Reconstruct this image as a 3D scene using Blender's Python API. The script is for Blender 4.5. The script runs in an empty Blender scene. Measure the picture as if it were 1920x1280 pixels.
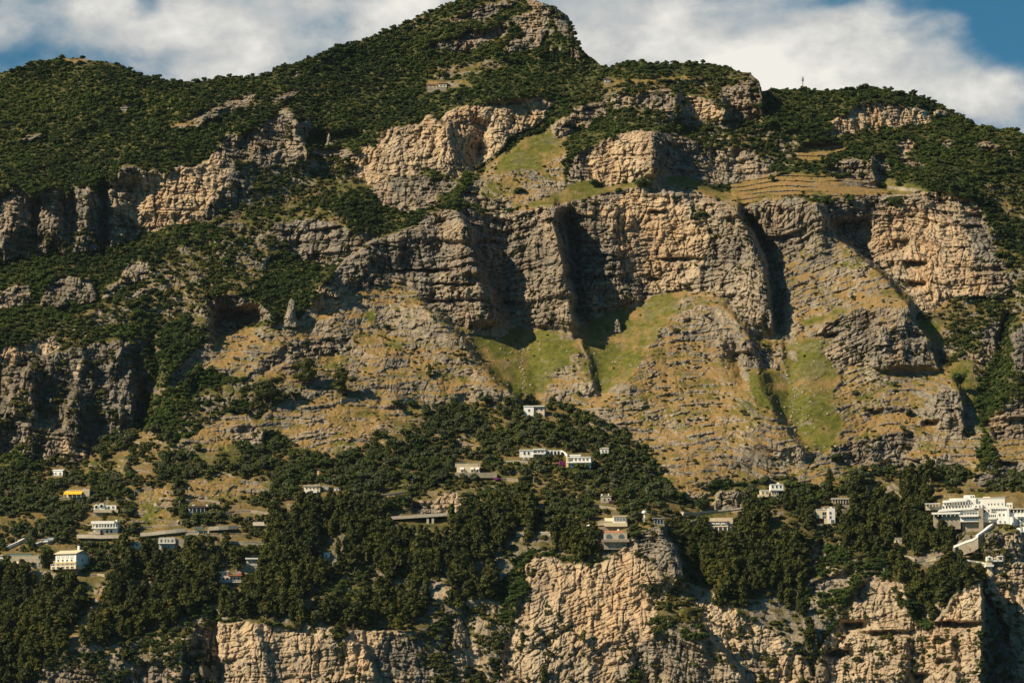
import bpy, math, random
import numpy as np

# ------------------------------------------------------------------ camera, sky, sun, exposure
scene = bpy.context.scene
COL = scene.collection
FOC = 6000.0                      # focal length in photo pixels (photo 1920 x 1280)
TILT = math.radians(8.6)
CAMZ = 4.0
cam_data = bpy.data.cameras.new("camera")
cam = bpy.data.objects.new("camera", cam_data)
COL.objects.link(cam)
scene.camera = cam
cam.location = (0, 0, CAMZ)
cam.rotation_euler = (math.radians(90) + TILT, 0, 0)
cam_data.sensor_width = 36.0
cam_data.lens = 36.0 * FOC / 1920.0
cam_data.clip_start = 1.0
cam_data.clip_end = 60000.0

SUN_EL = math.radians(36)
SUN_AZ = math.radians(64)         # degrees to the left of straight behind the camera
SUN_DIR = (-math.sin(SUN_AZ) * math.cos(SUN_EL), -math.cos(SUN_AZ) * math.cos(SUN_EL), math.sin(SUN_EL))
sun_data = bpy.data.lights.new("sun", 'SUN')
sun_data.energy = 5.0
sun_data.angle = math.radians(0.5)
sun_data.color = (1.0, 0.85, 0.61)
sun = bpy.data.objects.new("sun", sun_data)
COL.objects.link(sun)
sun.location = (-600, -300, 900)
from mathutils import Vector
sun.rotation_euler = Vector(SUN_DIR).to_track_quat('Z', 'Y').to_euler()

world = bpy.data.worlds.new("World")
scene.world = world
world.use_nodes = True
wn, wl = world.node_tree.nodes, world.node_tree.links
for n in list(wn):
    wn.remove(n)
scene.view_settings.view_transform = 'Standard'
scene.view_settings.look = 'None'
scene.view_settings.gamma = 1.0
scene.view_settings.use_curve_mapping = False
scene.view_settings.exposure = 0.4


def build_world():
    def N(t, **k):
        n = wn.new(t)
        for a, b in k.items():
            setattr(n, a, b)
        return n

    def M(op, a, b=None, c=None, clamp=False):
        n = N('ShaderNodeMath', operation=op, use_clamp=clamp)
        for i, x in enumerate((a, b, c)):
            if x is None:
                continue
            if isinstance(x, (int, float)):
                n.inputs[i].default_value = x
            else:
                wl.new(x, n.inputs[i])
        return n.outputs[0]
    sky = N('ShaderNodeTexSky')
    sky.sky_type = 'NISHITA'
    sky.sun_disc = False
    sky.sun_elevation = SUN_EL
    sky.sun_rotation = math.atan2(SUN_DIR[0], SUN_DIR[1])
    sky.air_density = 1.0
    sky.dust_density = 0.6
    sky.ozone_density = 1.6
    tc = N('ShaderNodeTexCoord')
    sep = N('ShaderNodeSeparateXYZ')
    wl.new(tc.outputs['Generated'], sep.inputs[0])
    dx, dy, dz = sep.outputs[0], sep.outputs[1], sep.outputs[2]
    az = M('ARCTAN2', dx, dy)                       # azimuth from the mountain's direction, radians
    el = M('ARCSINE', dz)
    comb = N('ShaderNodeCombineXYZ')
    wl.new(M('MULTIPLY', az, 13.0), comb.inputs[0])
    wl.new(M('MULTIPLY', el, 21.0), comb.inputs[1])
    comb.inputs[2].default_value = 3.7
    n1 = N('ShaderNodeTexNoise')
    n1.inputs['Scale'].default_value = 1.7
    n1.inputs['Detail'].default_value = 8.0
    n1.inputs['Roughness'].default_value = 0.52
    n1.inputs['Distortion'].default_value = 0.15
    wl.new(comb.outputs[0], n1.inputs['Vector'])
    n2 = N('ShaderNodeTexNoise')
    n2.inputs['Scale'].default_value = 5.5
    n2.inputs['Detail'].default_value = 5.0
    n2.inputs['Roughness'].default_value = 0.6
    wl.new(comb.outputs[0], n2.inputs['Vector'])

    n3 = N('ShaderNodeTexNoise')
    n3.inputs['Scale'].default_value = 2.6
    n3.inputs['Detail'].default_value = 7.0
    n3.inputs['Roughness'].default_value = 0.55
    sh = N('ShaderNodeVectorMath', operation='ADD')
    sh.inputs[1].default_value = (5.2, 1.1, 8.3)
    wl.new(comb.outputs[0], sh.inputs[0])
    wl.new(sh.outputs[0], n3.inputs['Vector'])

    # cloud banks: soft ellipses in azimuth/elevation, clear gaps subtracted
    def blob(a0, e0, ra, re, amp):
        x = M('DIVIDE', M('SUBTRACT', az, a0), ra)
        y = M('DIVIDE', M('SUBTRACT', el, e0), re)
        d = M('ADD', M('MULTIPLY', x, x), M('MULTIPLY', y, y))
        g = M('POWER', 2.718, M('MULTIPLY', d, -1.0))
        return M('MULTIPLY', g, amp)

    def ang(u, v):
        r, t = (u - 960) / FOC, (640 - v) / FOC
        y = math.cos(TILT) - t * math.sin(TILT)
        z = math.sin(TILT) + t * math.cos(TILT)
        return math.atan2(r, y), math.atan2(z, math.hypot(r, y))
    acc = M('MULTIPLY', M('SUBTRACT', n1.outputs['Fac'], 0.5), 2.6)
    acc = M('ADD', acc, M('MULTIPLY', M('SUBTRACT', n2.outputs['Fac'], 0.5), 0.55))
    acc = M('ADD', acc, 0.46)
    for (u, v, ru, rv, amp) in CLOUDS:
        a0, e0 = ang(u, v)
        acc = M('ADD', acc, blob(a0, e0, ru / FOC, rv / FOC, amp))
    cov = N('ShaderNodeMapRange')
    cov.interpolation_type = 'SMOOTHSTEP'
    cov.inputs['From Min'].default_value = 0.0
    cov.inputs['From Max'].default_value = 1.0
    wl.new(acc, cov.inputs['Value'])
    ramp = N('ShaderNodeValToRGB')
    ramp.color_ramp.elements[0].position = 0.0
    ramp.color_ramp.elements[0].color = (3.1, 4.1, 4.8, 1)
    ramp.color_ramp.elements[1].position = 1.0
    ramp.color_ramp.elements[1].color = (10.2, 9.8, 8.9, 1)
    e = ramp.color_ramp.elements.new(.5)
    e.color = (6.3, 6.35, 6.2, 1)
    shade = M('ADD', M('MULTIPLY', acc, .62), M('MULTIPLY', M('SUBTRACT', n3.outputs['Fac'], .5), 2.0))
    wl.new(shade, ramp.inputs['Fac'])
    tint = N('ShaderNodeMix', data_type='RGBA', blend_type='MULTIPLY')
    tint.inputs['Factor'].default_value = 1.0
    tint.inputs['B'].default_value = SKY_TINT
    wl.new(sky.outputs[0], tint.inputs['A'])
    # the cloud bank hangs over the mountain; the rest of the sky is clear
    def fall(x, a, b):
        f = N('ShaderNodeMapRange', interpolation_type='SMOOTHSTEP')
        f.inputs['From Min'].default_value = a
        f.inputs['From Max'].default_value = b
        f.inputs['To Min'].default_value = 1.0
        f.inputs['To Max'].default_value = 0.0
        wl.new(x, f.inputs['Value'])
        return f.outputs[0]
    here = M('MULTIPLY', fall(el, .34, .6), fall(M('ABSOLUTE', az), .45, .9))
    mix = N('ShaderNodeMix', data_type='RGBA')
    wl.new(M('MULTIPLY', M('MULTIPLY', cov.outputs[0], 0.95), here), mix.inputs['Factor'])
    wl.new(tint.outputs['Result'], mix.inputs['A'])
    wl.new(ramp.outputs[0], mix.inputs['B'])
    bg = N('ShaderNodeBackground')
    bg.inputs['Strength'].default_value = 0.07
    wl.new(mix.outputs['Result'], bg.inputs['Color'])
    out = N('ShaderNodeOutputWorld')
    wl.new(bg.outputs[0], out.inputs[0])


SKY_TINT = (0.24, 0.62, 0.72, 1)
CLOUDS = [  # u, v, ru, rv, amount  (directions of the cloud banks and of the blue gaps between them)
    (560, 70, 330, 90, 0.75), (1300, 100, 420, 110, 1.0), (1650, 170, 300, 60, 0.6), (120, 30, 230, 60, 0.5),
    (0, 10, 60, 30, -0.2), (275, 8, 34, 40, -0.75), (330, 105, 150, 26, -0.3), (1912, 35, 88, 90, -1.5),
    (1800, 90, 60, 50, -0.25), (1760, 5, 120, 22, -0.5), (1580, 0, 60, 14, -0.6), (0, 110, 120, 30, -0.3), (1900, 180, 90, 60, 0.3)]
build_world()

# ------------------------------------------------------------------ helpers


def mesh_obj(name, verts, faces, mats=None, parent=None, mat_idx=None, smooth=False):
    me = bpy.data.meshes.new(name)
    me.from_pydata([tuple(map(float, v)) for v in verts], [], [tuple(f) for f in faces])
    for m in (mats or []):
        me.materials.append(m)
    if mat_idx is not None:
        me.polygons.foreach_set('material_index', np.asarray(mat_idx, dtype=np.int32))
    if smooth:
        me.polygons.foreach_set('use_smooth', np.ones(len(me.polygons), dtype=bool))
    me.update()
    o = bpy.data.objects.new(name, me)
    COL.objects.link(o)
    if parent is not None:
        o.parent = parent
    return o


def tag(o, label=None, cat=None, group=None, kind=None):
    if label:
        o['label'] = label
    if cat:
        o['category'] = cat
    if group:
        o['group'] = group
    if kind:
        o['kind'] = kind
    return o


def empty(name, loc, rz=0.0):
    o = bpy.data.objects.new(name, None)
    o.empty_display_size = 0.5
    COL.objects.link(o)
    o.location = loc
    o.rotation_euler = (0, 0, rz)
    return o


# gradient noise on arrays
_rs = np.random.RandomState(7)
_PERM = _rs.permutation(4096).astype(np.int32)
_PERM = np.concatenate([_PERM, _PERM, _PERM])
_G = _rs.normal(size=(4096, 3)).astype(np.float32)
_G /= np.linalg.norm(_G, axis=1)[:, None]


def pnoise(x, y, z=0.0, seed=0):
    x = np.asarray(x, np.float32) + seed * 17.31
    y = np.asarray(y, np.float32) + seed * 7.77
    z = np.zeros_like(x) + np.asarray(z, np.float32) + seed * 3.13
    xi, yi, zi = np.floor(x), np.floor(y), np.floor(z)
    xf, yf, zf = x - xi, y - yi, z - zi
    xi, yi, zi = xi.astype(np.int32) & 4095, yi.astype(np.int32) & 4095, zi.astype(np.int32) & 4095
    u, v, w = (t * t * t * (t * (t * 6 - 15) + 10) for t in (xf, yf, zf))
    out = 0.0
    for dx in (0, 1):
        px = _PERM[xi + dx]
        wx = u if dx else 1 - u
        for dy in (0, 1):
            py = _PERM[px + yi + dy]
            wy = v if dy else 1 - v
            for dz in (0, 1):
                g = _G[_PERM[py + zi + dz]]
                wz = w if dz else 1 - w
                out = out + wx * wy * wz * (g[..., 0] * (xf - dx) + g[..., 1] * (yf - dy) + g[..., 2] * (zf - dz))
    return out * 1.6


def fbm(x, y, z=0.0, octv=4, seed=0, gain=0.5):
    a, s, o = 1.0, 0.0, 1.0
    for k in range(octv):
        s = s + a * pnoise(np.asarray(x) * o, np.asarray(y) * o, np.asarray(z) * o, seed + k * 5)
        a *= gain
        o *= 2.03
    return s


def sstep(a, b, x):
    t = np.clip((x - a) / (b - a), 0, 1)
    return t * t * (3 - 2 * t)


def inside(poly, u, v):
    """points (u, v) inside a polygon, on arrays"""
    r = np.zeros(u.shape, bool)
    p = np.asarray(poly, np.float32)
    bb = (u >= p[:, 0].min()) & (u <= p[:, 0].max()) & (v >= p[:, 1].min()) & (v <= p[:, 1].max())
    idx = np.nonzero(bb.ravel())[0]
    uu, vv = u.ravel()[idx], v.ravel()[idx]
    ins = np.zeros(len(idx), bool)
    n = len(p)
    for i in range(n):
        x0, y0 = p[i]
        x1, y1 = p[(i + 1) % n]
        if y0 == y1:
            continue
        c = ((y0 > vv) != (y1 > vv)) & (uu < (x1 - x0) * (vv - y0) / (y1 - y0) + x0)
        ins ^= c
    r.ravel()[idx] = ins
    return r


def P2(s):
    a = [float(t) for t in s.replace(',', ' ').split()]
    return list(zip(a[0::2], a[1::2]))


CT, ST = math.cos(TILT), math.sin(TILT)


def ray_xyz(u, v, Y):
    r, t = (u - 960.0) / FOC, (640.0 - v) / FOC
    dy = CT - t * ST
    dz = ST + t * CT
    return Y * r / dy, Y, CAMZ + Y * dz / dy


# ------------------------------------------------------------------ the mountain: what lies where
# (first letter) F forest  Y pale forest  R cream cliff  G grey cliff  K overgrown cliff  B scrub  D dry grass
# M meadow  T terraces  V village slope  P pine wood  C sea cliff.   slope, facing (+ = turned to the right)
ZONE_S = dict(F=.62, Y=.62, R=5., G=2.6, K=2.4, B=.95, D=.9, M=.78, T=.6, V=.62, P=.85, C=2.6)
SKYLINE = P2("""-320 205 -200 180 -100 155 0 132 30 122 60 110 110 103 150 104 190 108 230 120 280 138 330 147 370 147 430 139 480 138
510 128 560 110 600 94 650 78 700 62 750 42 790 22 820 10 845 0 870 -12 905 -20 940 -22 975 -16 1000 -8 1020 0 1050 12 1065 22 1072 40 1076 60 1090 85
1115 108 1137 122 1160 112 1200 109 1250 114 1300 110 1330 113 1380 125 1410 133 1424 145 1429 163 1445 162 1480 163 1530 162 1570 164
1600 160 1617 156 1650 160 1690 167 1705 172 1715 169 1740 178 1765 190 1790 205 1830 228 1860 233 1900 236 1920 247 2000 285 2100 320 2240 360""")
ZONES = [  # kind, outline, optional slope, optional facing
    ('D', "625 520 760 430 900 400 1040 385 1380 360 1560 380 1700 370 1840 400 1850 560 1800 720 1840 800 1840 880 1540 890 1440 905 1300 905 1240 880 1120 790 1000 750 740 790 560 740 560 600"),
    # --- upper slopes
    ('Y', "0 160 80 150 160 153 260 165 335 187 320 205 277 213 200 210 133 213 67 227 -120 225 -200 190"),
    ('D', "100 117 130 111 165 112 168 116 130 118"),
    ('D', "300 247 350 222 423 193 443 200 443 213 400 227 340 243"),
    ('G', "427 187 455 180 490 177 482 203 455 205 430 200"),
    ('G', "545 152 550 135 560 131 568 145 565 152"),
    ('G', "510 186 540 172 560 168 562 176 535 190 512 192"),
    ('B', "440 310 480 306 560 300 640 300 700 330 720 360 700 400 640 430 560 420 480 440 420 430 380 420 430 380 468 352"),
    ('G', "420 273 423 252 450 253 487 240 500 220 527 203 547 210 560 225 563 262 570 300 533 303 500 307 467 300 430 293", 3.5),
    ('G', "563 232 587 217 587 247 570 260"),
    ('G', "580 284 612 279 640 277 672 290 680 310 655 303 600 296"),
    ('G', "27 262 50 254 82 252 80 260 30 268"),
    ('G', "612 268 618 250 624 268"),
    # left cliff band
    ('G', "-300 395 -100 372 0 368 20 350 45 354 65 372 85 352 112 350 128 372 142 348 166 352 188 374 200 350 214 328 226 312 250 310 262 322 285 318 306 328 330 312 362 314 392 298 410 272 428 275 442 320 468 352 446 380 420 395 380 418 345 426 320 424 290 430 265 442 240 452 215 462 196 468 180 440 130 432 100 445 60 460 30 480 0 492 -200 500 -300 505", 3.6),
    ('R', "245 332 262 322 285 318 306 332 330 312 362 316 392 300 415 292 430 320 424 345 405 360 395 375 372 415 345 424 320 420 300 428 265 440 250 405", 6),
    ('K', "30 445 70 430 130 440 175 445 190 470 150 480 60 480 30 490"),
    ('G', "20 455 60 446 78 452 55 482 30 480"),
    # peak ledges
    ('G', "828 35 878 25 906 10 957 -2 945 10 901 29 845 44", 1.4), ('G', "982 -3 1010 -3 1037 22 1021 28 988 10", 1.8),
    ('G', "822 86 845 71 878 68 934 52 962 44 951 65 906 83 884 102 856 96", 1.8),
    ('G', "961 33 989 21 1011 11 1034 16 1028 55 1011 70 983 73 964 55", 2.4),
    ('G', "935 96 963 74 1014 62 1012 85 991 96 952 100", 1.8),
    ('G', "792 95 815 77 840 74 838 89 805 95", 1.6), ('G', "852 70 877 60 915 57 908 79 868 85", 1.6),
    ('G', "763 63 791 29 802 27 796 41 774 57", 1.4), ('G', "880 36 930 8 966 1 958 14 897 42", 1.6),
    ('G', "1027 70 1038 54 1047 63 1040 73", 2.), ('G', "1061 103 1074 94 1083 107 1070 116", 2.), ('G', "1023 96 1037 90 1034 102", 2.),
    ('K', "1035 8 1052 14 1066 26 1072 44 1076 66 1084 80 1060 70 1045 50", 2.5),
    ('B', "812 140 840 126 870 120 900 112 950 108 955 130 900 136 860 140 820 150", .7), ('D', "812 134 835 122 858 124 842 131 822 138"),
    ('D', "800 152 870 150 880 162 830 165 806 160", .5),
    # cream cliffs under the forest
    ('R', "660 300 680 272 700 278 702 265 722 245 740 236 757 240 772 232 790 236 806 222 822 228 840 240 836 262 832 300 826 322 800 318 780 326 760 332 740 330 718 346 690 345 672 332", 5),
    ('R', "832 214 850 206 880 198 905 196 940 190 970 184 1000 186 1036 186 1036 200 1026 215 1015 228 998 238 985 248 965 252 955 262 942 284 930 300 905 312 880 322 858 336 835 332 826 320 828 285 826 250 838 238 832 226", 6),
    ('G', "700 350 740 332 790 330 850 338 870 345 850 365 830 380 800 395 760 400 720 385 704 370", 1.3),
    ('F', "820 372 850 352 880 322 905 312 940 285 960 262 985 250 1000 240 1030 215 1040 195 1060 185 1050 200 1030 225 990 260 950 290 915 315 885 345 850 375 830 395"),
    ('F', "640 370 690 345 705 372 720 388 770 402 830 390 800 410 760 425 700 440 660 420 620 390"),
    # grass spur
    ('D', "1075 225 1050 235 1010 250 985 262 945 290 905 322 880 345 875 372 905 382 960 390 1010 392 1045 375 1060 345 1055 310 1060 290 1050 270 1080 240"),
    ('M', "985 262 1045 246 1068 250 1055 290 1010 318 960 322 925 330 945 292"),
    ('D', "900 330 960 326 1040 330 1050 350 1000 355 930 352 890 350"),
    ('G', "865 372 880 352 895 340 915 348 905 370 930 378 962 388 940 395 905 392 880 390", 2.),
    ('G', "1030 234 1060 222 1076 200 1092 196 1118 190 1136 195 1135 214 1110 225 1100 240 1070 245 1045 262 1035 255", 2.),
    # upper right cliff
    ('M', "1137 152 1180 148 1280 141 1300 146 1250 152 1160 160", .5),
    ('B', "1090 180 1110 160 1137 152 1160 160 1250 152 1310 150 1350 140 1420 140 1428 200 1410 235 1360 232 1290 225 1245 212 1190 215 1150 205 1120 195"),
    ('G', "1150 205 1155 185 1180 178 1195 182 1215 172 1240 165 1262 166 1265 190 1262 215 1240 214 1205 206 1180 200", 2.6),
    ('R', "1282 180 1300 182 1318 186 1340 196 1352 215 1350 228 1320 226 1290 214", 6),
    ('G', "1302 148 1328 145 1325 160 1310 162", 3), ('G', "1352 172 1385 158 1400 162 1405 190 1430 205 1432 228 1400 232 1372 224 1370 200", 4),
    ('K', "1400 140 1420 138 1428 150 1430 200 1412 190 1402 165", 6),
    ('G', "1068 310 1085 290 1095 275 1100 300 1105 335 1085 345 1060 340", 1.6),
    ('F', "1050 280 1062 260 1100 245 1130 222 1150 206 1185 205 1180 225 1150 240 1110 258 1090 275 1070 290"),
    ('B', "1150 208 1200 208 1260 218 1300 225 1360 234 1440 235 1490 250 1500 300 1460 290 1380 270 1330 275 1290 245 1220 235 1160 240"),
    ('R', "1096 300 1100 280 1120 268 1150 255 1185 248 1222 246 1226 290 1224 330 1180 340 1130 348 1100 335", 7),
    ('G', "1222 246 1262 248 1290 262 1320 275 1345 292 1362 320 1372 345 1340 352 1300 338 1262 330 1224 328", 7, 2.0),
    ('G', "1330 275 1400 280 1440 290 1460 320 1440 330 1400 342 1372 345 1360 318", 1.7),
    ('M', "985 388 1020 372 1050 360 1060 342 1100 338 1130 350 1180 342 1240 326 1290 336 1340 355 1370 372 1340 372 1280 354 1200 352 1130 362 1070 378 1035 386"),
    ('B', "1350 240 1430 235 1485 250 1500 290 1490 310 1420 300 1400 282", .8),
    ('T', "1370 348 1400 338 1440 330 1465 318 1500 322 1560 330 1630 335 1650 330 1700 345 1735 356 1740 362 1700 368 1640 372 1560 372 1500 366 1440 372 1380 388"),
    ('T', "1490 285 1510 272 1560 272 1590 278 1560 292 1530 305 1495 302"),
    ('G', "1535 318 1570 310 1585 300 1610 298 1632 306 1635 340 1615 335 1575 325", 4), ('G', "1632 290 1660 290 1670 320 1640 338", 4, 1.2),
    ('M', "1632 340 1655 330 1690 340 1735 356 1700 362 1650 358"),
    ('R', "1552 255 1558 230 1575 222 1592 215 1600 205 1612 196 1650 194 1690 200 1740 205 1742 228 1725 236 1690 232 1660 245 1625 248 1580 255", 4.5),
    ('G', "1750 205 1775 203 1782 215 1770 222 1752 220", 3), ('G', "1668 275 1690 258 1705 268 1700 290 1725 305 1740 310 1690 310 1682 290", 2.),
    ('G', "1762 266 1790 262 1780 280 1768 290", 1.6), ('G', "1820 268 1850 268 1900 280 1920 285 1900 290 1840 280", 1.6), ('G', "1860 345 1875 335 1885 360 1865 358", 2.),
    ('B', "1830 340 1900 330 1930 350 1930 420 1880 390 1840 370"),
    # main cliff
    ('G', "760 450 770 425 800 405 830 392 870 392 905 398 945 412 960 398 1010 392 1035 386 1050 382 1075 375 1130 362 1200 352 1280 354 1330 368 1375 385 1395 420 1425 490 1442 560 1446 612 1400 610 1372 575 1340 545 1300 546 1265 545 1230 552 1190 565 1150 580 1110 592 1090 602 1075 618 1010 612 965 598 945 608 915 618 850 610 805 575 770 535 755 490", 4.5),
    ('R', "1100 400 1140 372 1200 365 1270 372 1280 400 1310 410 1330 440 1325 485 1310 520 1290 540 1230 548 1180 520 1160 470 1140 420", 7),
    ('B', "1290 395 1310 385 1325 400 1322 420 1295 415"),
    ('G', "615 520 650 490 700 455 750 430 775 425 765 470 755 530 715 530 680 545 640 560 600 560 590 545", 1.25),
    ('G', "520 420 600 410 660 435 720 440 690 470 650 492 615 500 560 480 530 470", 2.),
    ('F', "500 430 540 470 600 500 640 495 610 530 575 560 560 600 500 610 470 570 480 520"),
    ('B', "300 470 420 430 520 420 530 470 500 500 480 540 420 560 350 555 280 545 250 540 280 500"),
    ('F', "-300 520 0 500 60 480 150 480 200 468 265 445 340 428 380 420 425 432 400 450 330 465 290 500 230 540 180 510 120 505 40 535 0 540 -300 560"),
    ('G', "235 500 265 490 285 498 285 515 250 530 200 560 190 560 205 535 225 525", 2.5),
    ('K', "85 550 90 535 115 520 165 520 180 560 150 575 110 580 85 575", 3), ('G', "0 545 35 535 55 540 70 560 40 580 0 580 -100 590 -120 560", 2.2),
    ('G', "225 560 260 540 290 545 270 560 235 570", 1.6), ('G', "345 560 375 555 400 560 405 590 385 575 350 575", 2.),
    ('G', "395 560 420 555 470 560 500 580 508 600 480 605 440 620 400 640 388 630 395 600", 5),
    ('B', "0 660 100 610 200 570 300 550 395 560 400 640 380 660 330 680 290 640 200 650 120 650 0 690 -300 700 -300 690"),
    ('K', "-200 700 0 655 100 635 110 655 85 665 140 650 200 640 290 640 290 690 285 740 270 780 240 800 190 830 155 860 100 872 40 860 20 800 -200 820", 3.2, .6),
    ('R', "50 640 100 635 112 652 90 664 60 668 20 685 -60 690 0 655", 3), ('R', "135 690 150 680 155 705 140 712", 4), ('R', "225 745 240 740 242 775 230 778", 4), ('R', "120 820 150 830 152 860 120 862", 4),
    ('K', "-300 740 -100 730 0 720 45 735 50 800 20 850 -20 880 -300 890", 3),
    ('F', "270 660 290 640 320 600 350 590 390 640 350 665 320 690 290 730 275 700"),
    # dry spurs
    ('D', "560 600 600 565 650 560 700 545 755 530 800 575 850 612 885 650 910 690 965 750 900 755 830 762 740 790 700 770 640 750 560 740 500 720 460 710 420 700 370 690 300 740 285 735 330 690 390 645 440 622 500 610"),
    ('G', "525 652 570 645 660 635 670 660 620 668 560 672 525 680 510 690 470 715 455 715 490 680", 1.5),
    ('M', "680 590 700 570 702 610 690 615"),
    ('B', "320 790 360 750 430 715 480 715 545 735 560 760 500 780 440 770 400 790 340 815"),
    ('D', "300 860 340 830 380 800 430 775 470 775 492 800 488 835 440 838 400 845 360 848 330 862"),
    ('G', "440 800 470 795 492 812 488 838 440 838", 2.2),
    ('D', "540 740 640 750 740 790 700 830 620 860 560 830 480 800 500 770"),
    ('M', "880 622 950 612 1010 618 1075 625 1080 650 1050 690 1030 740 1005 755 965 745 910 690 885 650"),
    ('M', "1085 612 1110 594 1190 566 1250 550 1300 545 1278 562 1250 605 1218 650 1180 700 1135 745 1112 740 1110 690 1085 640"),
    ('D', "1040 700 1060 680 1085 650 1112 695 1118 740 1075 755 1030 755"),
    ('D', "1300 545 1345 560 1385 610 1440 655 1400 640 1380 680 1400 730 1420 760 1440 790 1490 830 1520 890 1440 900 1330 905 1240 880 1200 830 1110 785 1110 765 1150 730 1190 690 1225 640 1250 605 1280 562"),
    ('G', "1380 640 1410 640 1450 650 1470 690 1455 690 1390 690 1372 670", 3),
    ('M', "1395 695 1430 690 1470 692 1482 730 1485 790 1450 780 1415 745"),
    ('M', "1450 600 1500 570 1520 620 1540 640 1545 670 1565 690 1580 720 1575 770 1582 800 1550 850 1500 830 1488 800 1480 730 1478 690 1465 650"),
    ('D', "1385 392 1440 375 1500 366 1530 385 1548 425 1572 455 1610 485 1650 510 1660 540 1690 575 1640 590 1560 605 1500 640 1470 650 1458 600 1450 560 1435 500 1400 430"),
    ('G', "1385 392 1440 375 1500 366 1530 385 1545 425 1562 450 1480 470 1420 470 1400 430", 1.8),
    ('M', "1500 600 1560 580 1590 575 1560 600 1520 615"),
    # right cream cliff
    ('G', "1530 378 1600 372 1700 362 1740 358 1790 366 1838 382 1845 400 1870 450 1890 500 1888 560 1850 582 1800 560 1760 560 1720 560 1690 540 1650 505 1612 480 1575 455 1550 430", 4.5),
    ('R', "1620 400 1660 385 1720 395 1760 400 1800 420 1830 470 1840 520 1845 555 1800 550 1760 570 1740 590 1710 570 1690 530 1660 505 1630 475 1615 440", 6),
    ('B', "1840 400 1870 430 1900 470 1930 500 1930 560 1890 560 1885 500 1862 450"),
    ('B', "1700 590 1740 590 1800 560 1890 560 1930 570 1930 790 1880 770 1850 740 1800 700 1770 690 1740 640"),
    ('M', "1712 598 1750 600 1775 620 1770 650 1748 655 1725 625"),
    ('G', "1540 630 1545 610 1580 595 1620 580 1650 590 1640 605 1600 612 1560 640", 2.5),
    ('G', "1548 665 1560 640 1590 630 1600 615 1640 605 1690 605 1720 615 1745 635 1750 660 1755 685 1730 692 1690 688 1640 690 1600 680 1560 680", 5),
    ('D', "1570 725 1580 710 1610 700 1640 690 1700 695 1760 682 1775 700 1790 730 1802 780 1800 800 1770 805 1740 800 1700 770 1650 790 1600 790 1572 780", 1.6),
    ('G', "1762 720 1790 730 1802 780 1800 800 1770 805 1750 790", 5),
    ('M', "1780 690 1820 670 1840 720 1830 760 1800 750"),
    ('F', "1850 700 1870 650 1885 590 1905 590 1900 640 1905 690 1900 730 1880 760 1850 780 1830 770 1835 740"),
    ('G', "1900 640 1930 590 2000 580 2000 720 1920 700 1902 690", 3), ('G', "1840 690 1845 620 1878 600 1878 650 1860 660", 2.5),
    ('D', "1560 850 1600 800 1700 790 1780 810 1800 870 1760 880 1700 875 1600 880 1540 880"),
    ('G', "1540 860 1580 835 1630 820 1700 810 1720 830 1700 860 1780 855 1790 870 1740 880 1700 880 1640 878 1590 872", 2.4),
    ('D', "1840 800 1930 740 2240 730 2240 900 1930 900 1880 870"), ('G', "1845 795 1880 770 1930 750 2000 750 2000 800 1930 820 1870 825", 2.), ('K', "1850 870 1880 860 1930 880 1930 920 1880 900", 3),
    # village
    ('V', "-300 880 20 880 100 872 155 862 200 825 250 800 320 815 300 862 360 850 440 838 490 838 560 832 620 862 700 832 740 790 830 765 905 755 980 748 1030 758 1090 775 1115 790 1200 832 1232 870 1225 900 1260 925 1290 950 1350 935 1440 905 1540 890 1640 885 1750 885 1850 880 1930 900 2240 900 2240 1060 1930 1060 1840 1040 1700 1060 1540 1070 1400 1050 1300 1010 1240 985 1150 1000 1000 1030 500 1060 -300 1080"),
    ('D', "330 915 420 885 480 905 520 930 440 935 350 940"), ('D', "560 800 640 800 640 860 560 850"), ('D', "850 820 890 815 900 845 860 850"),
    ('D', "240 920 300 910 340 940 300 985 250 980"), ('D', "1320 935 1380 915 1420 905 1400 935 1390 955 1340 955"), ('G', "1340 925 1392 920 1396 955 1345 955", 3),
    ('D', "1230 870 1300 900 1340 905 1330 935 1290 940 1262 920"), ('D', "1500 890 1560 880 1590 900 1560 925 1500 915"),
    ('G', "770 960 775 945 815 938 830 925 850 923 868 945 872 965 840 968", 3), ('R', "816 960 818 935 835 925 852 926 868 950 862 964", 3.),
    ('D', "170 1075 200 1075 195 1110 190 1140 170 1140"), ('D', "1840 895 1880 890 1900 905 1850 910"), ('G', "1830 900 1850 888 1880 895 1870 912 1840 912", 2.5),
    # pine woods
    ('P', "-300 1062 0 1062 90 1066 190 1070 250 1020 300 1020 360 1030 400 1010 470 1060 500 1000 505 950 560 935 640 930 735 965 790 985 870 975 940 945 1000 960 1010 1000 990 1030 960 1060 940 1090 930 1140 900 1200 870 1280 850 1340 760 1180 640 1180 560 1178 480 1170 420 1160 385 1140 350 1170 280 1190 200 1215 90 1240 60 1300 60 1400 -300 1400"),
    ('B', "560 1130 600 1100 700 1060 730 1090 700 1130 640 1160 560 1170"),
    ('D', "135 1180 170 1140 185 1090 200 1100 190 1150 160 1200 130 1240 120 1215"),
    ('P', "1010 1000 1060 985 1100 1000 1170 1005 1150 1035 1090 1055 1040 1040 1000 1030"),
    ('P', "1280 1000 1320 990 1400 980 1440 950 1500 960 1545 975 1530 1020 1510 1060 1530 1090 1500 1140 1530 1200 1510 1230 1470 1190 1430 1170 1380 1140 1330 1100 1290 1070"),
    ('P', "1560 960 1640 900 1750 900 1750 950 1820 1000 1800 1040 1720 1050 1660 1040 1600 1045 1570 1010"),
    ('P', "1660 1060 1720 1055 1800 1050 1850 1060 1845 1110 1790 1120 1750 1180 1720 1150 1690 1110"),
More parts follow.
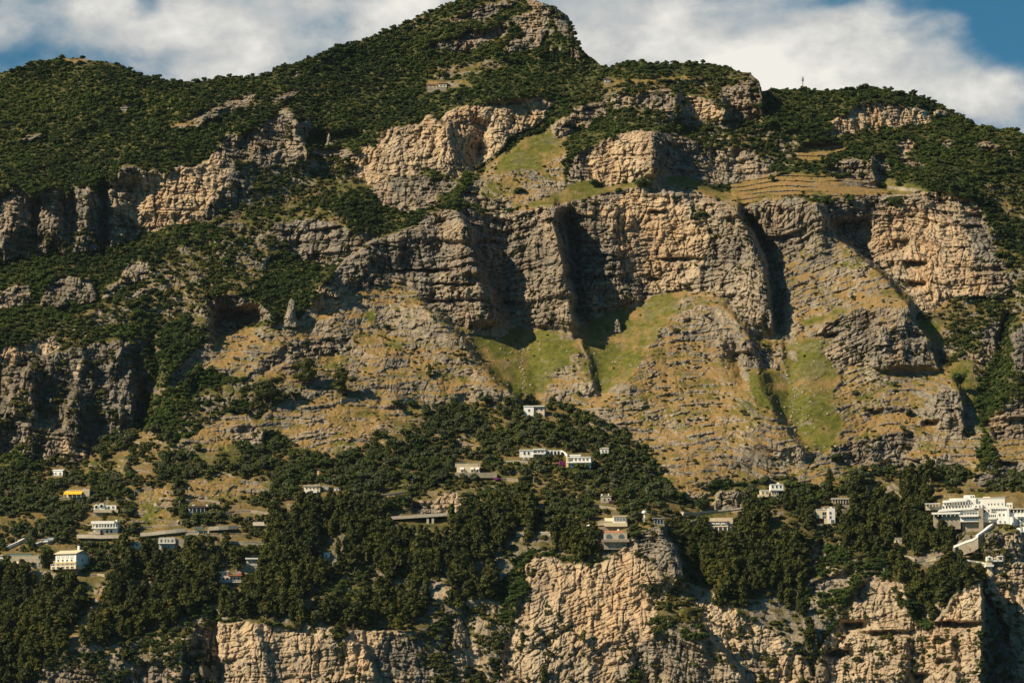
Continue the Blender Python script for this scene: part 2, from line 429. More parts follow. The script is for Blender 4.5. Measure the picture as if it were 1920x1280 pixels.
    ('B', "1530 990 1570 980 1590 1040 1640 1050 1680 1070 1640 1090 1590 1080 1560 1110 1600 1150 1540 1180 1520 1130 1530 1080 1510 1050"),
    ('G', "1500 1050 1520 1030 1545 1010 1540 1050 1525 1070", 3), ('G', "1520 1100 1560 1080 1600 1070 1600 1090 1560 1120 1530 1120", 1.6),
    # sea cliffs
    ('C', "60 1300 80 1250 120 1220 200 1215 290 1190 350 1172 390 1150 410 1165 480 1172 560 1180 600 1175 640 1182 700 1180 760 1185 850 1200 870 1290 850 1400 60 1400", 2.6),
    ('B', "60 1300 80 1250 120 1222 200 1217 290 1195 350 1178 385 1160 396 1180 400 1400 60 1400", 1.6),
    ('K', "345 1200 372 1180 394 1180 402 1290 402 1400 330 1400", 3.), ('G', "90 1275 130 1250 180 1262 200 1290 150 1300 100 1300", 2.2), ('G', "230 1250 300 1235 330 1260 300 1290 240 1290", 2.2),
    ('R', "398 1178 440 1165 500 1172 560 1185 600 1200 620 1240 600 1290 610 1400 420 1400 405 1260", 5),
    ('R', "630 1190 650 1184 680 1200 690 1240 670 1260 650 1240", 3),
    ('G', "690 1225 720 1195 780 1190 840 1210 850 1260 800 1290 720 1260 690 1245", 2.6),
    ('B', "780 1200 840 1150 880 1130 930 1130 950 1180 925 1280 905 1400 850 1400 820 1290", 1.7), ('G', "845 1175 862 1160 880 1180 876 1280 860 1290 850 1220", 3),
    ('C', "990 1060 1010 1035 1060 1055 1110 1055 1170 1020 1190 1000 1215 990 1250 985 1265 1020 1280 1080 1250 1120 1225 1160 1225 1220 1180 1270 1200 1400 900 1400 930 1280 960 1150 985 1100", 2.2),
    ('R', "1020 1060 1060 1060 1120 1060 1180 1020 1200 1060 1210 1120 1230 1150 1215 1200 1180 1220 1120 1200 1060 1180 1030 1120", 2.4),
    ('G', "1190 1000 1215 990 1250 985 1265 1020 1285 1085 1250 1090 1215 1050", 4),
    ('B', "1210 1180 1250 1110 1290 1100 1320 1140 1330 1180 1290 1200 1240 1190"),
    ('G', "1195 1210 1240 1185 1290 1200 1330 1195 1360 1230 1390 1290 1400 1400 1210 1400 1200 1270", 3.5),
    ('C', "1285 1090 1330 1105 1380 1145 1430 1172 1475 1195 1510 1235 1530 1270 1530 1400 1400 1400 1385 1280 1340 1210", 2.2),
    ('P', "1480 1150 1530 1130 1550 1180 1530 1230 1500 1220"),
    ('C', "1530 1235 1560 1180 1590 1140 1600 1105 1640 1085 1690 1095 1695 1150 1740 1190 1770 1150 1800 1110 1838 1090 1842 1180 1842 1400 1530 1400", 4),
    ('K', "1842 1100 1870 1130 1900 1200 1930 1290 1930 1400 1845 1400 1845 1200", 4, .6),
    ('C', "1850 1020 1890 1000 1930 990 2240 960 2240 1400 1930 1400 1920 1300 1890 1180 1852 1110 1860 1060", 4),
    ('F', "1838 1040 1860 1050 1850 1110 1835 1080"),
    ('K', "1750 985 1800 975 1850 985 1880 1000 1870 1030 1830 1040 1780 1010", 2.5),
]
# spurs (+) and gullies (-): polyline downwards, metres towards the camera, reach left px, reach right px
SPURS = [
    ("1035 384 1040 420 1046 460 1056 520 1066 575 1074 615", 18, 42, 6), ("1062 395 1070 450 1074 520 1088 600", -10, 14, 13), ("848 392 872 430 893 500 915 560 940 612", 13, 75, 14),
    ("1378 383 1395 420 1425 480 1440 550 1446 612", 17, 60, 6), ("1398 392 1420 440 1446 510 1458 605", -10, 14, 14), ("772 425 700 455 650 490 612 522 585 562", 11, 7, 95), ("1138 370 1150 420 1156 480 1160 520", 5, 40, 12), ("1278 358 1290 380 1292 402", 6, 26, 6),
    ("1222 246 1228 290 1226 332", 11, 90, 18), ("1426 138 1428 170 1430 205", 18, 60, 8), ("1270 170 1268 200 1266 220", 9, 45, 9), ("1352 176 1356 205 1352 228", 8, 34, 9),
    ("1528 372 1545 410 1572 452 1625 492 1665 530 1705 585", 13, 90, 9), ("1634 292 1636 340", 9, 50, 10),
    ("1748 636 1756 690", 9, 70, 6), ("1792 722 1804 760 1806 805", 11, 60, 6), ("1655 606 1660 690", 4, 30, 12), ("1700 560 1712 600 1742 640", 10, 60, 8),
    ("1838 1080 1840 1180 1842 1300", 24, 110, 5), ("1236 982 1262 1030 1286 1090", 13, 80, 9), ("1290 1150 1330 1195 1368 1235 1398 1290", 9, 70, 7),
    ("1200 1200 1215 1290", -6, 14, 12), ("398 1150 404 1210 420 1290", -6, 12, 7), ("350 1180 365 1290", 5, 30, 8), ("640 1185 690 1228 700 1280", 6, 40, 8), ("480 1170 500 1290", 3, 40, 10),
    ("1078 622 1100 680 1116 745", 6, 45, 12), ("1284 558 1220 648 1150 738 1106 785", 6, 10, 80), ("780 560 850 625 895 685 968 752", 9, 90, 14),
    ("1345 560 1385 612 1412 660 1425 720 1450 790 1500 850", 8, 80, 14), ("1380 640 1374 670 1392 720", -9, 18, 14),
    ("1450 600 1475 700 1488 830", -7, 28, 28), ("1462 640 1475 700", 5, 40, 8), ("955 600 1000 700 1020 760", -6, 40, 40), ("1190 570 1140 680 1120 750", -6, 50, 40),
    ("285 635 288 700 268 790", -9, 16, 10), ("195 345 198 470", -10, 14, 9), ("68 362 62 460", -6, 9, 7), ("132 352 138 440", -6, 10, 8), ("550 205 562 250 568 302", 9, 60, 9),
    ("20 360 10 480", 5, 20, 20), ("100 350 95 440", 5, 22, 14), ("165 350 168 440", 5, 22, 14), ("838 225 830 260 832 330", 5, 8, 26), ("895 225 905 260 900 315", -9, 30, 22),
    ("240 650 240 780", 6, 40, 14), ("150 660 130 860", 5, 40, 14), ("60 690 50 860", 7, 40, 12), ("405 560 400 640", 8, 26, 6), ("490 570 505 605", 5, 8, 14),
    ("1690 1090 1700 1160 1690 1280", 6, 60, 14), ("1590 1120 1560 1280", -4, 18, 14), ("1780 1180 1790 1290", 4, 50, 10), ("1905 600 1900 730", 8, 6, 30), ("1870 600 1860 690", 5, 24, 8),
    ("560 600 640 680 700 780", -5, 60, 60), ("1000 -10 1060 40 1100 100", 18, 160, 14), ("120 110 300 170 420 200", 14, 200, 60), ("430 200 300 250 200 330", 10, 60, 90),
    ("640 250 600 330 560 400", -14, 90, 90), ("760 100 700 200 640 270", -10, 120, 120), ("1880 590 1860 700 1840 790", -8, 22, 22), ("1640 350 1800 380 1900 480", -6, 40, 60),
    ("1900 930 1890 1010 1880 1060", 5, 50, 30), ("870 1130 900 1280", -6, 40, 30), ("200 1080 140 1220", 6, 60, 50), ("930 1090 960 1280", -5, 40, 40)]
# hollows and overhangs: u, v, ru, rv, metres away from the camera
HOLES = [(1802, 1008, 72, 28, 6.0), (440, 592, 44, 30, -16), (1590, 425, 40, 28, -9), (1718, 492, 20, 7, -6), (1692, 452, 16, 7, -5), (1716, 531, 18, 7, -6), (1680, 462, 22, 6, -3), (1275, 484, 46, 5, -4.5),
         (1225, 522, 16, 5, -5), (1235, 397, 18, 4, -4), (1112, 478, 22, 4, -3), (1196, 328, 4, 4, -4), (1802, 1168, 44, 7, -8), (1665, 1185, 45, 7, -6), (1600, 1170, 22, 10, -7), (1575, 1222, 26, 6, -6),
         (1765, 1200, 14, 5, -4), (1770, 1236, 16, 6, -5), (1725, 1268, 14, 12, -6), (880, 455, 60, 6, -4), (850, 532, 40, 3, -4), (800, 506, 60, 3, -4), (865, 562, 50, 3, -3.5), (900, 520, 30, 12, -4),
         (960, 567, 12, 7, -5), (1395, 665, 22, 10, -6), (1555, 627, 14, 6, -5), (1640, 770, 14, 8, -4), (1745, 790, 14, 8, -5), (895, 280, 20, 25, -6), (1880, 868, 26, 7, -5), (1180, 290, 40, 3, -2)]

# faces turned towards (-) or away from (+) the morning side: outline, facing
FACES = [("862 395 905 398 945 412 945 600 915 615 900 560 882 480", 1.5), ("945 412 1035 388 1060 600 1010 610 945 600", -.4), ("1042 390 1075 430 1088 520 1098 600 1075 615 1064 560 1050 450", 1.4),
         ("1385 385 1400 400 1434 470 1452 560 1446 612 1438 560 1415 480", 1.6), ("1535 375 1622 400 1622 480 1580 448", 1.5), ("1625 400 1780 400 1800 560 1650 500", -.35),
         ("1735 925 1905 925 1905 1005 1735 1000", -.08), ("1246 1000 1290 1000 1310 1130 1270 1100", 1.4), ("1690 608 1750 640 1755 688 1690 690", 2.), ("1770 720 1800 740 1804 800 1780 800", 1.5), ("1222 246 1362 300 1372 345 1224 328", 2.0), ("1035 5 1076 60 1137 122 1095 120 1055 60 1030 30", 1.2), ("562 200 605 210 605 300 565 302", 1.),
         ("245 332 400 292 440 320 372 420 265 440", -1.0), ("680 272 757 240 830 240 826 322 718 346", -.5), ("1096 300 1120 262 1222 246 1224 330 1110 345", -.5), ("1000 1040 1190 1010 1225 1150 1180 1270 930 1280", -.35),
         ("398 1178 560 1180 610 1290 405 1290", -.3), ("835 214 900 196 900 250 835 260", -.4), ("905 196 1036 186 985 250 905 260", -.3), ("1100 372 1270 372 1330 480 1290 540 1160 560 1100 590", -.15),
         ("760 440 850 400 870 480 880 600 800 570 755 500", -.35), ("560 600 780 540 840 640 780 780 480 715", -.15), ("1300 545 1380 640 1420 760 1110 770", -.12), ("1400 640 1470 690 1455 700 1390 700", .6),
         ("785 545 870 630 975 755 935 755 860 660", .7), ("0 640 290 640 280 790 100 870 0 870", .25), ("1550 1200 1640 1090 1838 1095 1840 1280 1560 1280", -.15)]
STEP_L = 4.0
UL = np.arange(-280, 2204, STEP_L)
VL = np.arange(-80, 1404, STEP_L)
KINDS = 'FYRGKBDMTVPC'


def paint(u, v, gu=None, gv=None):
    """zone index, slope and facing at photo directions (u, v)"""
    z = np.zeros(u.shape, np.int8)
    s = np.full(u.shape, ZONE_S['F'], np.float32)
    q = np.zeros(u.shape, np.float32)
    for e in ZONES:
        m = inside(P2(e[1]), u, v)
        z[m] = KINDS.index(e[0])
        s[m] = e[2] if len(e) > 2 else ZONE_S[e[0]]
        q[m] = e[3] if len(e) > 3 else 0.0
    for pl, f in FACES:
        q[inside(P2(pl), u, v)] = f
    return z, s, q


def solve_depth():
    """least-squares surface whose slopes and facings follow the zones: returns ln(distance) on the coarse grid"""
    u, v = np.meshgrid(UL, VL)
    z, s, q = paint(u.astype(np.float32), v.astype(np.float32))
    t = (640 - v) / FOC
    T = (ST + t * CT) / (CT - t * ST)
    gv = STEP_L / FOC / np.maximum(s - T, 0.2)            # gain in ln Y per coarse row upwards
    gu = q * STEP_L / FOC
    # divergence on a staggered grid with free edges
    gyd = -0.5 * (gv[1:] + gv[:-1])                       # w[j+1] - w[j], rows run downwards
    gxd = 0.5 * (gu[:, 1:] + gu[:, :-1])
    div = np.zeros_like(gv)
    div[:, :-1] += gxd
    div[:, 1:] -= gxd
    div[:-1] += gyd
    div[1:] -= gyd
    H, W = div.shape
    ext = np.zeros((2 * H, 2 * W))
    ext[:H, :W] = div
    ext[H:, :W] = div[::-1]
    ext[:, W:] = ext[:, :W][:, ::-1]
    F = np.fft.rfft2(ext)
    ky = 2 * np.cos(2 * np.pi * np.arange(2 * H) / (2 * H)) - 2
    kx = 2 * np.cos(2 * np.pi * np.arange(W + 1) / (2 * W)) - 2
    L = ky[:, None] + kx[None, :]
    L[0, 0] = 1
    F = F / L
    F[0, 0] = 0
    w = np.fft.irfft2(F, s=ext.shape)[:H, :W]
    j, i = int((980 + 80) / STEP_L), int((960 + 280) / STEP_L)
    return w - w[j, i] + math.log(1500.0)


LNW = solve_depth()


def bil(A, u, v):
    x = np.clip((u - UL[0]) / STEP_L, 0, len(UL) - 1.001)
    y = np.clip((v - VL[0]) / STEP_L, 0, len(VL) - 1.001)
    i, j = x.astype(np.int32), y.astype(np.int32)
    fx, fy = x - i, y - j
    return (A[j, i] * (1 - fx) + A[j, i + 1] * fx) * (1 - fy) + (A[j + 1, i] * (1 - fx) + A[j + 1, i + 1] * fx) * fy


def blur(A, n=1):
    for _ in range(n):
        A = (np.pad(A, ((1, 1), (0, 0)), 'edge')[:-2] + 2 * A + np.pad(A, ((1, 1), (0, 0)), 'edge')[2:]) / 4
        A = (np.pad(A, ((0, 0), (1, 1)), 'edge')[:, :-2] + 2 * A + np.pad(A, ((0, 0), (1, 1)), 'edge')[:, 2:]) / 4
    return A


# ---- fine grid, columns of equal azimuth step, rows from the foot up to the skyline
DU = 1.45
UF = np.arange(-230, 2152, DU).astype(np.float32)
NR = int(1500 / DU)
VB = 1396.0
sk = np.asarray(SKYLINE)
VS = np.interp(UF, sk[:, 0], sk[:, 1]).astype(np.float32)
VS = VS + 6.5 + 3.0 * fbm(UF / 26, UF * 0 + 3.3, 0, 3, 11) * sstep(0, 1, np.ones_like(UF))
TT = np.linspace(0, 1, NR).astype(np.float32)[:, None]
_k = np.exp(-(np.arange(-120, 121) / 45.0) ** 2)
VSS = np.convolve(np.pad(VS, 120, 'edge'), _k / _k.sum(), 'valid')
VV = (VB + (VSS[None, :] - VB) * TT + (VS - VSS)[None, :] * TT ** 14).astype(np.float32)
UU = np.repeat(UF[None, :], NR, 0)
wu = 7 * fbm(UU / 30, VV / 30, 0, 4, 21, .6) + 8 * fbm(UU / 95, VV / 95, 2, 2, 23)
wv = 5 * fbm(UU / 26, VV / 26, 5, 4, 31, .6) + 4 * fbm(UU / 95, VV / 95, 7, 2, 33)
ZI, S_, Q_ = paint(UU + wu, VV + wv)
W = blur(bil(LNW, UU, VV).astype(np.float32), 4)
YB = np.exp(W)
off = np.zeros_like(YB)
for pl, A, wl_, wr_ in SPURS:
    p = np.asarray(P2(pl))
    o = np.argsort(p[:, 1])
    vv, uu = p[o, 1], p[o, 0]
    v0, v1 = vv[0], vv[-1]
    c0, c1 = max(0, int((uu.min() - 3.2 * wl_ - UF[0]) / DU)), int((uu.max() + 3.2 * wr_ - UF[0]) / DU) + 2
    us, vs = UU[:, c0:c1], VV[:, c0:c1]
    du = us + 0.7 * wu[:, c0:c1] - np.interp(vs, vv, uu)
    f = np.where(du < 0, np.exp(-np.abs(du / wl_) ** 1.4), np.exp(-np.abs(du / wr_) ** 2))
    e = 18.0 if v1 - v0 > 60 else 9.0
    off[:, c0:c1] -= (A * 1.35 if abs(A) >= 8 else A * 1.2) * f * sstep(v0 - e, v0 + e, vs) * (1 - sstep(v1 - e, v1 + e * 1.5, vs))
for (hu, hv, ru, rv, A) in HOLES:
    A = A * 1.5
    c0, c1 = max(0, int((hu - 2.2 * ru - 12 - UF[0]) / DU)), int((hu + 2.2 * ru + 12 - UF[0]) / DU) + 2
    us, vs = UU[:, c0:c1] + wu[:, c0:c1] * .6, VV[:, c0:c1] + wv[:, c0:c1] * .5
    d = ((us - hu) / ru) ** 2
    # deep under a sharp lip, shelving out downwards
    y = (vs - hv) / rv
    prof = np.where(y < 0, np.exp(-(y / .45) ** 2), np.exp(-(y / 1.5) ** 2))
    off[:, c0:c1] -= A * np.exp(-d * d) * prof
YB = YB + off
X0, _, Z0 = ray_xyz(UU, VV, YB)


def lut(d, default=0.0):
    return np.array([d.get(k, default) for k in KINDS], np.float32)


def zmap(d, default=0.0, n=3):
    return blur(lut(d, default)[ZI], n)


rockw = zmap(dict(R=1, G=1, K=1, C=1, B=.45, D=.42, T=.1, M=.1, F=.12, Y=.1, V=.2, P=.22), 0, 2)
flute = zmap(dict(R=.32, G=.85, K=1.4, C=.25, B=.3, D=.1, F=.3, P=.3), .05, 3)
strat = zmap(dict(R=.6, G=1.15, K=.7, C=.8, B=.3, D=.26, T=.5, V=.3), .05, 2)
lump = zmap(dict(D=1, M=.25, B=.8, V=.4, T=.2), 0, 3)
soft = zmap(dict(F=2.6, Y=2.6, B=1.4, D=1.0, M=.7, V=1., P=1.3, T=.4), .4, 3)
d1 = -0.30 * sstep(1370, 1470, UU) * (1 - sstep(1650, 1780, UU)) * (1 - sstep(880, 1000, VV)) * sstep(385, 425, VV)
d2 = -0.42 * sstep(900, 1000, UU) * (1 - sstep(1200, 1320, UU)) * sstep(980, 1040, VV)
d3 = -0.08 * sstep(1040, 1130, UU) * (1 - sstep(1340, 1450, UU)) * sstep(540, 600, VV) * (1 - sstep(880, 1000, VV))
d4 = .1 * (1 - sstep(450, 700, UU))
seaf = sstep(1010, 1070, VV)
strat = strat * (1 - .6 * seaf)
rock_flat = 1 - .45 * seaf
tilted = d1 * (X0 - 165) + d2 * (X0 - 36) + d3 * (X0 - 75) + d4 * (X0 + 150)      # tilted beds
warp = 4 * fbm(X0 / 70, Z0 / 70, YB / 90, 2, 41)
ZS = Z0 + tilted + warp


def facets(x, z, seed):
    """angular blocks: every cell a tilted flat piece, with sharp joints"""
    xi, zi = np.floor(x).astype(np.int32), np.floor(z).astype(np.int32)
    best = np.full(x.shape, 9.0, np.float32)
    out = np.zeros(x.shape, np.float32)
    for i in (-1, 0, 1):
        for j in (-1, 0, 1):
            h = _PERM[(_PERM[(xi + i + seed * 31) & 4095] + zi + j) & 4095]
            g_ = _G[h]
            dx = x - (xi + i + .5 + .42 * g_[..., 0])
            dz = z - (zi + j + .5 + .42 * g_[..., 1])
            d = dx * dx + dz * dz
            m = d < best
            best = np.where(m, d, best)
            g2 = _G[(h + 1777) & 4095]
            out = np.where(m, .55 * g2[..., 2] + .8 * g2[..., 0] * dx + .7 * g2[..., 1] * dz, out)
    return out


def layers(t, seed):
    i = np.floor(t)
    f = t - i
    h = lambda k: ((np.sin((k + seed) * 127.1) * 43758.5453) % 1.0) * 2 - 1
    a, b = h(i), h(i + 1)
    k = sstep(.78, 1.0, f)
    return a * (1 - k) + b * k - .35 * (f - .5)


disp = np.zeros_like(YB)
n1 = fbm(X0 / 26, Z0 / 85, YB / 40, 3, 51)
disp += flute * 4.2 * (np.abs(n1) * 2 - .55)
n2 = fbm(X0 / 9, Z0 / 16, YB / 14, 3, 61)
disp += rockw * 1.1 * (np.abs(n2) * 2 - .5)
blk = zmap(dict(R=.62, G=1, K=1, C=.9, B=.5, D=.14, V=.2, P=.2, T=.1, M=.06, F=.1), 0, 2)
blk = blk * (.30 + 1.0 * sstep(-.35, .45, fbm(X0 / 36, Z0 / 30, YB / 60, 3, 173))) * rock_flat
disp += blk * 1.7 * facets(X0 / 10 + .5 * n2, ZS / 8 + .3 * n1, 3)
disp += blk * 1.0 * facets(X0 / 4.6 + .35 * n2, ZS / 3.4, 5)
disp += blk * 1.0 * facets(X0 / 1.7, ZS / 1.5 + .3 * n2, 7)
lm = 0.12 + 1.25 * sstep(-.2, .5, fbm(X0 / 30, Z0 / 17, 2.2, 3, 71))
disp += rockw * .8 * (np.abs(pnoise(X0 / 6 + .3 * n2, Z0 / 45, YB / 20, 241)) * 2.4 - .5)   # fine upright fluting
lm = lm + .35
disp -= strat * lm * (1.7 * layers(ZS / 7.5, 3.1) + .9 * layers(ZS / 2.9 + .3 * n2, 9.7))
disp += rockw * .6 * fbm(X0 / 3.0, Z0 / 3.6, YB / 5, 3, 81, .6)
disp += soft * 5.0 * fbm(X0 / 60, Z0 / 45, 9.1, 4, 91, .5)
cr = 1 - np.abs(pnoise(X0 / 4.2 + .5 * n2, Z0 / 13, YB / 9, 201)) * 3.2
disp += rockw * 1.5 * np.clip(cr, 0, 1) ** 2                       # upright cracks
cr2 = 1 - np.abs(pnoise(X0 / 11, ZS / 2.6 + .4 * n2, YB / 9, 211)) * 3.2
disp += (rockw * .7 + strat * .5) * 1.3 * np.clip(cr2, 0, 1) ** 2  # bedding cracks
disp += rockw * .55 * fbm(X0 / 1.15, Z0 / 1.3, YB / 2, 2, 221, .6)
YD = YB + disp * np.clip(YB / 1500, .8, 1.25)
om = lump * sstep(.10, .34, fbm(X0 / 17, ZS / 8.5, YB / 30, 4, 163, .55)) * sstep(-.35, .25, fbm(X0 / 70, Z0 / 60, 4.1, 2, 167))
YD -= om * (1.0 + 1.3 * facets(X0 / 3.8, ZS / 2.8, 11))             # broken ribs of rock in the grass
lt = ZS / 4.4 + .45 * fbm(X0 / 55, Z0 / 55, 1.1, 3, 175)
lid = np.floor(lt)
fr = lt - lid
lph = (lid * 7.31) % 97
ledge = lump * sstep(.58, .72, fr + .12 * n2) * (1 - sstep(.93, 1.0, fr)) * sstep(.04, .30, pnoise(X0 / 15 + lph, lph * 1.7, YB / 40, 177) + .14 * n2) * sstep(-.45, .15, fbm(X0 / 75, Z0 / 50, 8.8, 2, 179))
YD -= ledge * (1.3 + .9 * facets(X0 / 2.6, ZS / 1.8, 13))            # thin broken ledges of bedrock
YD += lump * .8 * (np.abs(fbm(X0 / 30, ZS / 12, YB / 30, 4, 161, .55)) * 2 - .6)
YD += lump * 3.0 * fbm(X0 / 40, Z0 / 55, 2.9, 2, 165)
# stepped terraces
terr = zmap(dict(T=1.5, V=.45, D=.18), 0, 2)
_t = (np.where(VV < 400, Z0, ZS) / 3.9 + .55 * fbm(X0 / 38, Z0 / 45, 0, 3, 169)) % 1.0
YD += terr * 1.7 * (_t - .5) * sstep(-.3, .3, fbm(X0 / 38, Z0 / 22, 3, 2, 170) + .25)
X, Yg, Z = ray_xyz(UU, VV, YD)

# ---- surface normals (for what grows where)
dXu, dYu, dZu = (np.gradient(a, axis=1) for a in (X, YD, Z))
dXv, dYv, dZv = (np.gradient(a, axis=0) for a in (X, YD, Z))
nx, ny, nz = dYu * dZv - dZu * dYv, dZu * dXv - dXu * dZv, dXu * dYv - dYu * dXv
nl = np.sqrt(nx * nx + ny * ny + nz * nz) + 1e-9
NZ = np.abs(nz / nl)
NZS = blur(NZ, 2)
bias = zmap(dict(R=.8, C=.5, G=.4, K=.22, B=-.14, D=-.1, T=-.1, M=-.22, F=-.55, Y=-.55, V=-.1, P=0), 0, 1)
mot = fbm(X / 7, Z / 7, YD / 12, 4, 101, .6)
rock = sstep(.78, .58, NZS + .16 * mot - bias)
rock = np.clip(rock + .8 * ledge + .85 * om * sstep(-.3, .2, mot + .15), 0, 1)
green = zmap(dict(M=1, B=.45, D=.26, T=.2, F=.5, Y=.6, K=.4, G=.25, V=.25, P=.25), .2, 22)
green = np.clip(green * .9 + .7 * fbm(X / 20, Z / 15, 4.4, 5, 111, .6) + .25 * fbm(X / 3.5, Z / 16, 1.4, 3, 113) + .55 * lump * fbm(X / 26, ZS / 3.6, 1.9, 4, 115, .55) + .2 * mot, 0, 1)
cream = zmap(dict(R=.85, C=.7, G=.22, K=.12, D=.25, B=.22, V=.45), .25, 5)
cream = np.clip(cream + .18 * seaf + .22 * rockw * layers(ZS / 6.2, 5.5) + .40 * fbm(X / 20, Z / 38, 7.7, 4, 121, .55) + .15 * mot, 0, 1)
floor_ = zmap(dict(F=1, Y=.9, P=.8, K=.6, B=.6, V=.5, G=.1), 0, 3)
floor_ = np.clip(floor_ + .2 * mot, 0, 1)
orange = np.clip(zmap(dict(R=.46, C=.3, G=.15, K=.1), 0, 4) + .55 * fbm(X / 13, Z / 30, 1.7, 3, 131) - .05, 0, 1)
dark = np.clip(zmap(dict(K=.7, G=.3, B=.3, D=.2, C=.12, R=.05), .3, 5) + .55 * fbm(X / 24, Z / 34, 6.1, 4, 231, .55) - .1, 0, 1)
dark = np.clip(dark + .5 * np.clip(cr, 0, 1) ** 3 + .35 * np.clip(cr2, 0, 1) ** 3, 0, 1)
warmg = np.clip(.5 + .5 * fbm(X / 45, Z / 30, 3.7, 3, 141), 0, 1)


def build_mountain():
    rows, cols = X.shape
    V0 = np.stack([X, YD, Z], -1)
    # slope down behind the skyline
    back = []
    top = V0[-1]
    for k in range(1, 13):
        b = top.copy()
        d = 6.0 * k ** 1.7
        b[:, 1] += d
        b[:, 2] -= d * .35 + .012 * d
        b[:, 0] *= b[:, 1] / top[:, 1]
        b[:, 2] = np.maximum(b[:, 2], -3)
        back.append(b[None])
    last = back[-1].copy()
    last[..., 1] += 900
    last[..., 2] = -5
    back.append(last)
    # foot of the cliff down to the sea
    foot = []
    b0 = V0[0]
    for k in range(8, 0, -1):
        b = b0.copy()
        f = k / 8
        b[:, 2] = b0[:, 2] * (1 - f) - 6 * f
        b[:, 1] = b0[:, 1] - (b0[:, 2] + 6) * f * .22 + 3 * fbm(b0[:, 0] / 14, b0[:, 2] / 14 + k * .6, 0, 3, 151)
        foot.append(b[None])
    A = np.concatenate(foot + [V0] + back, 0).astype(np.float32)
    nf, nb = len(foot), len(back)

    def padrow(M):
        return np.concatenate([np.repeat(M[:1], nf, 0), M, np.repeat(M[-1:], nb, 0)], 0)
    R = A.shape[0]
    me = bpy.data.meshes.new('mountain')
    me.vertices.add(R * cols)
    me.vertices.foreach_set('co', A.reshape(-1))
    idx = np.arange(R * cols, dtype=np.int32).reshape(R, cols)
    q = np.stack([idx[:-1, :-1], idx[:-1, 1:], idx[1:, 1:], idx[1:, :-1]], -1).reshape(-1, 4)
    me.loops.add(q.size)
    me.loops.foreach_set('vertex_index', q.reshape(-1))
    me.polygons.add(len(q))
    me.polygons.foreach_set('loop_start', np.arange(0, q.size, 4, dtype=np.int32))
    rr = padrow(rock)
    me.polygons.foreach_set('use_smooth', ((rr[:-1, :-1] + rr[1:, 1:]) < .9).reshape(-1))
    me.update(calc_edges=True)
    for nm, chans in (('ground_kind', (rock, green, cream)), ('ground_more', (floor_, orange, warmg))):
        at = me.attributes.new(nm, 'FLOAT_COLOR', 'POINT')
        c = np.ones((R * cols, 4), np.float32)
        for i, ch in enumerate(chans):
            c[:, i] = padrow(ch).reshape(-1)
        if nm == 'ground_kind':
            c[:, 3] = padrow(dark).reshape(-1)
        at.data.foreach_set('color', c.reshape(-1))
    o = bpy.data.objects.new('mountain', me)
    COL.objects.link(o)
    o['kind'] = 'structure'
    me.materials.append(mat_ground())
    return o


class NT:
    """small helper to wire material nodes"""

    def __init__(self, name):
        self.m = bpy.data.materials.new(name)
        self.m.use_nodes = True
        self.t = self.m.node_tree
        for n in list(self.t.nodes):
            self.t.nodes.remove(n)
        self.out = self.n('ShaderNodeOutputMaterial')
        self.b = self.n('ShaderNodeBsdfPrincipled')
        self.b.inputs['Specular IOR Level'].default_value = 0.2
        self.b.inputs['Roughness'].default_value = .9
        self.t.links.new(self.b.outputs[0], self.out.inputs[0])

    def n(self, t, **k):
        n = self.t.nodes.new(t)
        for a, b in k.items():
            setattr(n, a, b)
        return n

    def set(self, sock, x):
        if isinstance(x, (int, float)):
            sock.default_value = x
        elif isinstance(x, tuple):
            sock.default_value = x if len(x) == 4 or sock.type == 'VECTOR' else x + (1,)
        else:
            self.t.links.new(x, sock)

    def mix(self, f, a, b, mode='MIX'):
        n = self.n('ShaderNodeMix', data_type='RGBA', blend_type=mode)
        self.set(n.inputs['Factor'], f)
        self.set(n.inputs['A'], a)
        self.set(n.inputs['B'], b)
        return n.outputs['Result']

    def math(self, op, a, b=0.0, clamp=False):
        n = self.n('ShaderNodeMath', operation=op, use_clamp=clamp)
        self.set(n.inputs[0], a)
        self.set(n.inputs[1], b)
        return n.outputs[0]

    def noise(self, scale, detail=3.0, rough=.55, vec=None, dist=0.0):
        n = self.n('ShaderNodeTexNoise')
        n.inputs['Scale'].default_value = scale
        n.inputs['Detail'].default_value = detail
        n.inputs['Roughness'].default_value = rough
        n.inputs['Distortion'].default_value = dist
        self.t.links.new(vec if vec is not None else self.obj(), n.inputs['Vector'])
        return n.outputs['Fac']

    def obj(self):
        if not hasattr(self, '_o'):
            self._o = self.n('ShaderNodeTexCoord').outputs['Object']
        return self._o

    def scaled(self, s):
        n = self.n('ShaderNodeMapping')
        n.inputs['Scale'].default_value = s
        self.t.links.new(self.obj(), n.inputs['Vector'])
        return n.outputs[0]

    def rng(self, x, a, b, c=0.0, d=1.0):
        n = self.n('ShaderNodeMapRange')
        self.set(n.inputs['Value'], x)
        for i, y in zip(('From Min', 'From Max', 'To Min', 'To Max'), (a, b, c, d)):
            n.inputs[i].default_value = y
        return n.outputs[0]


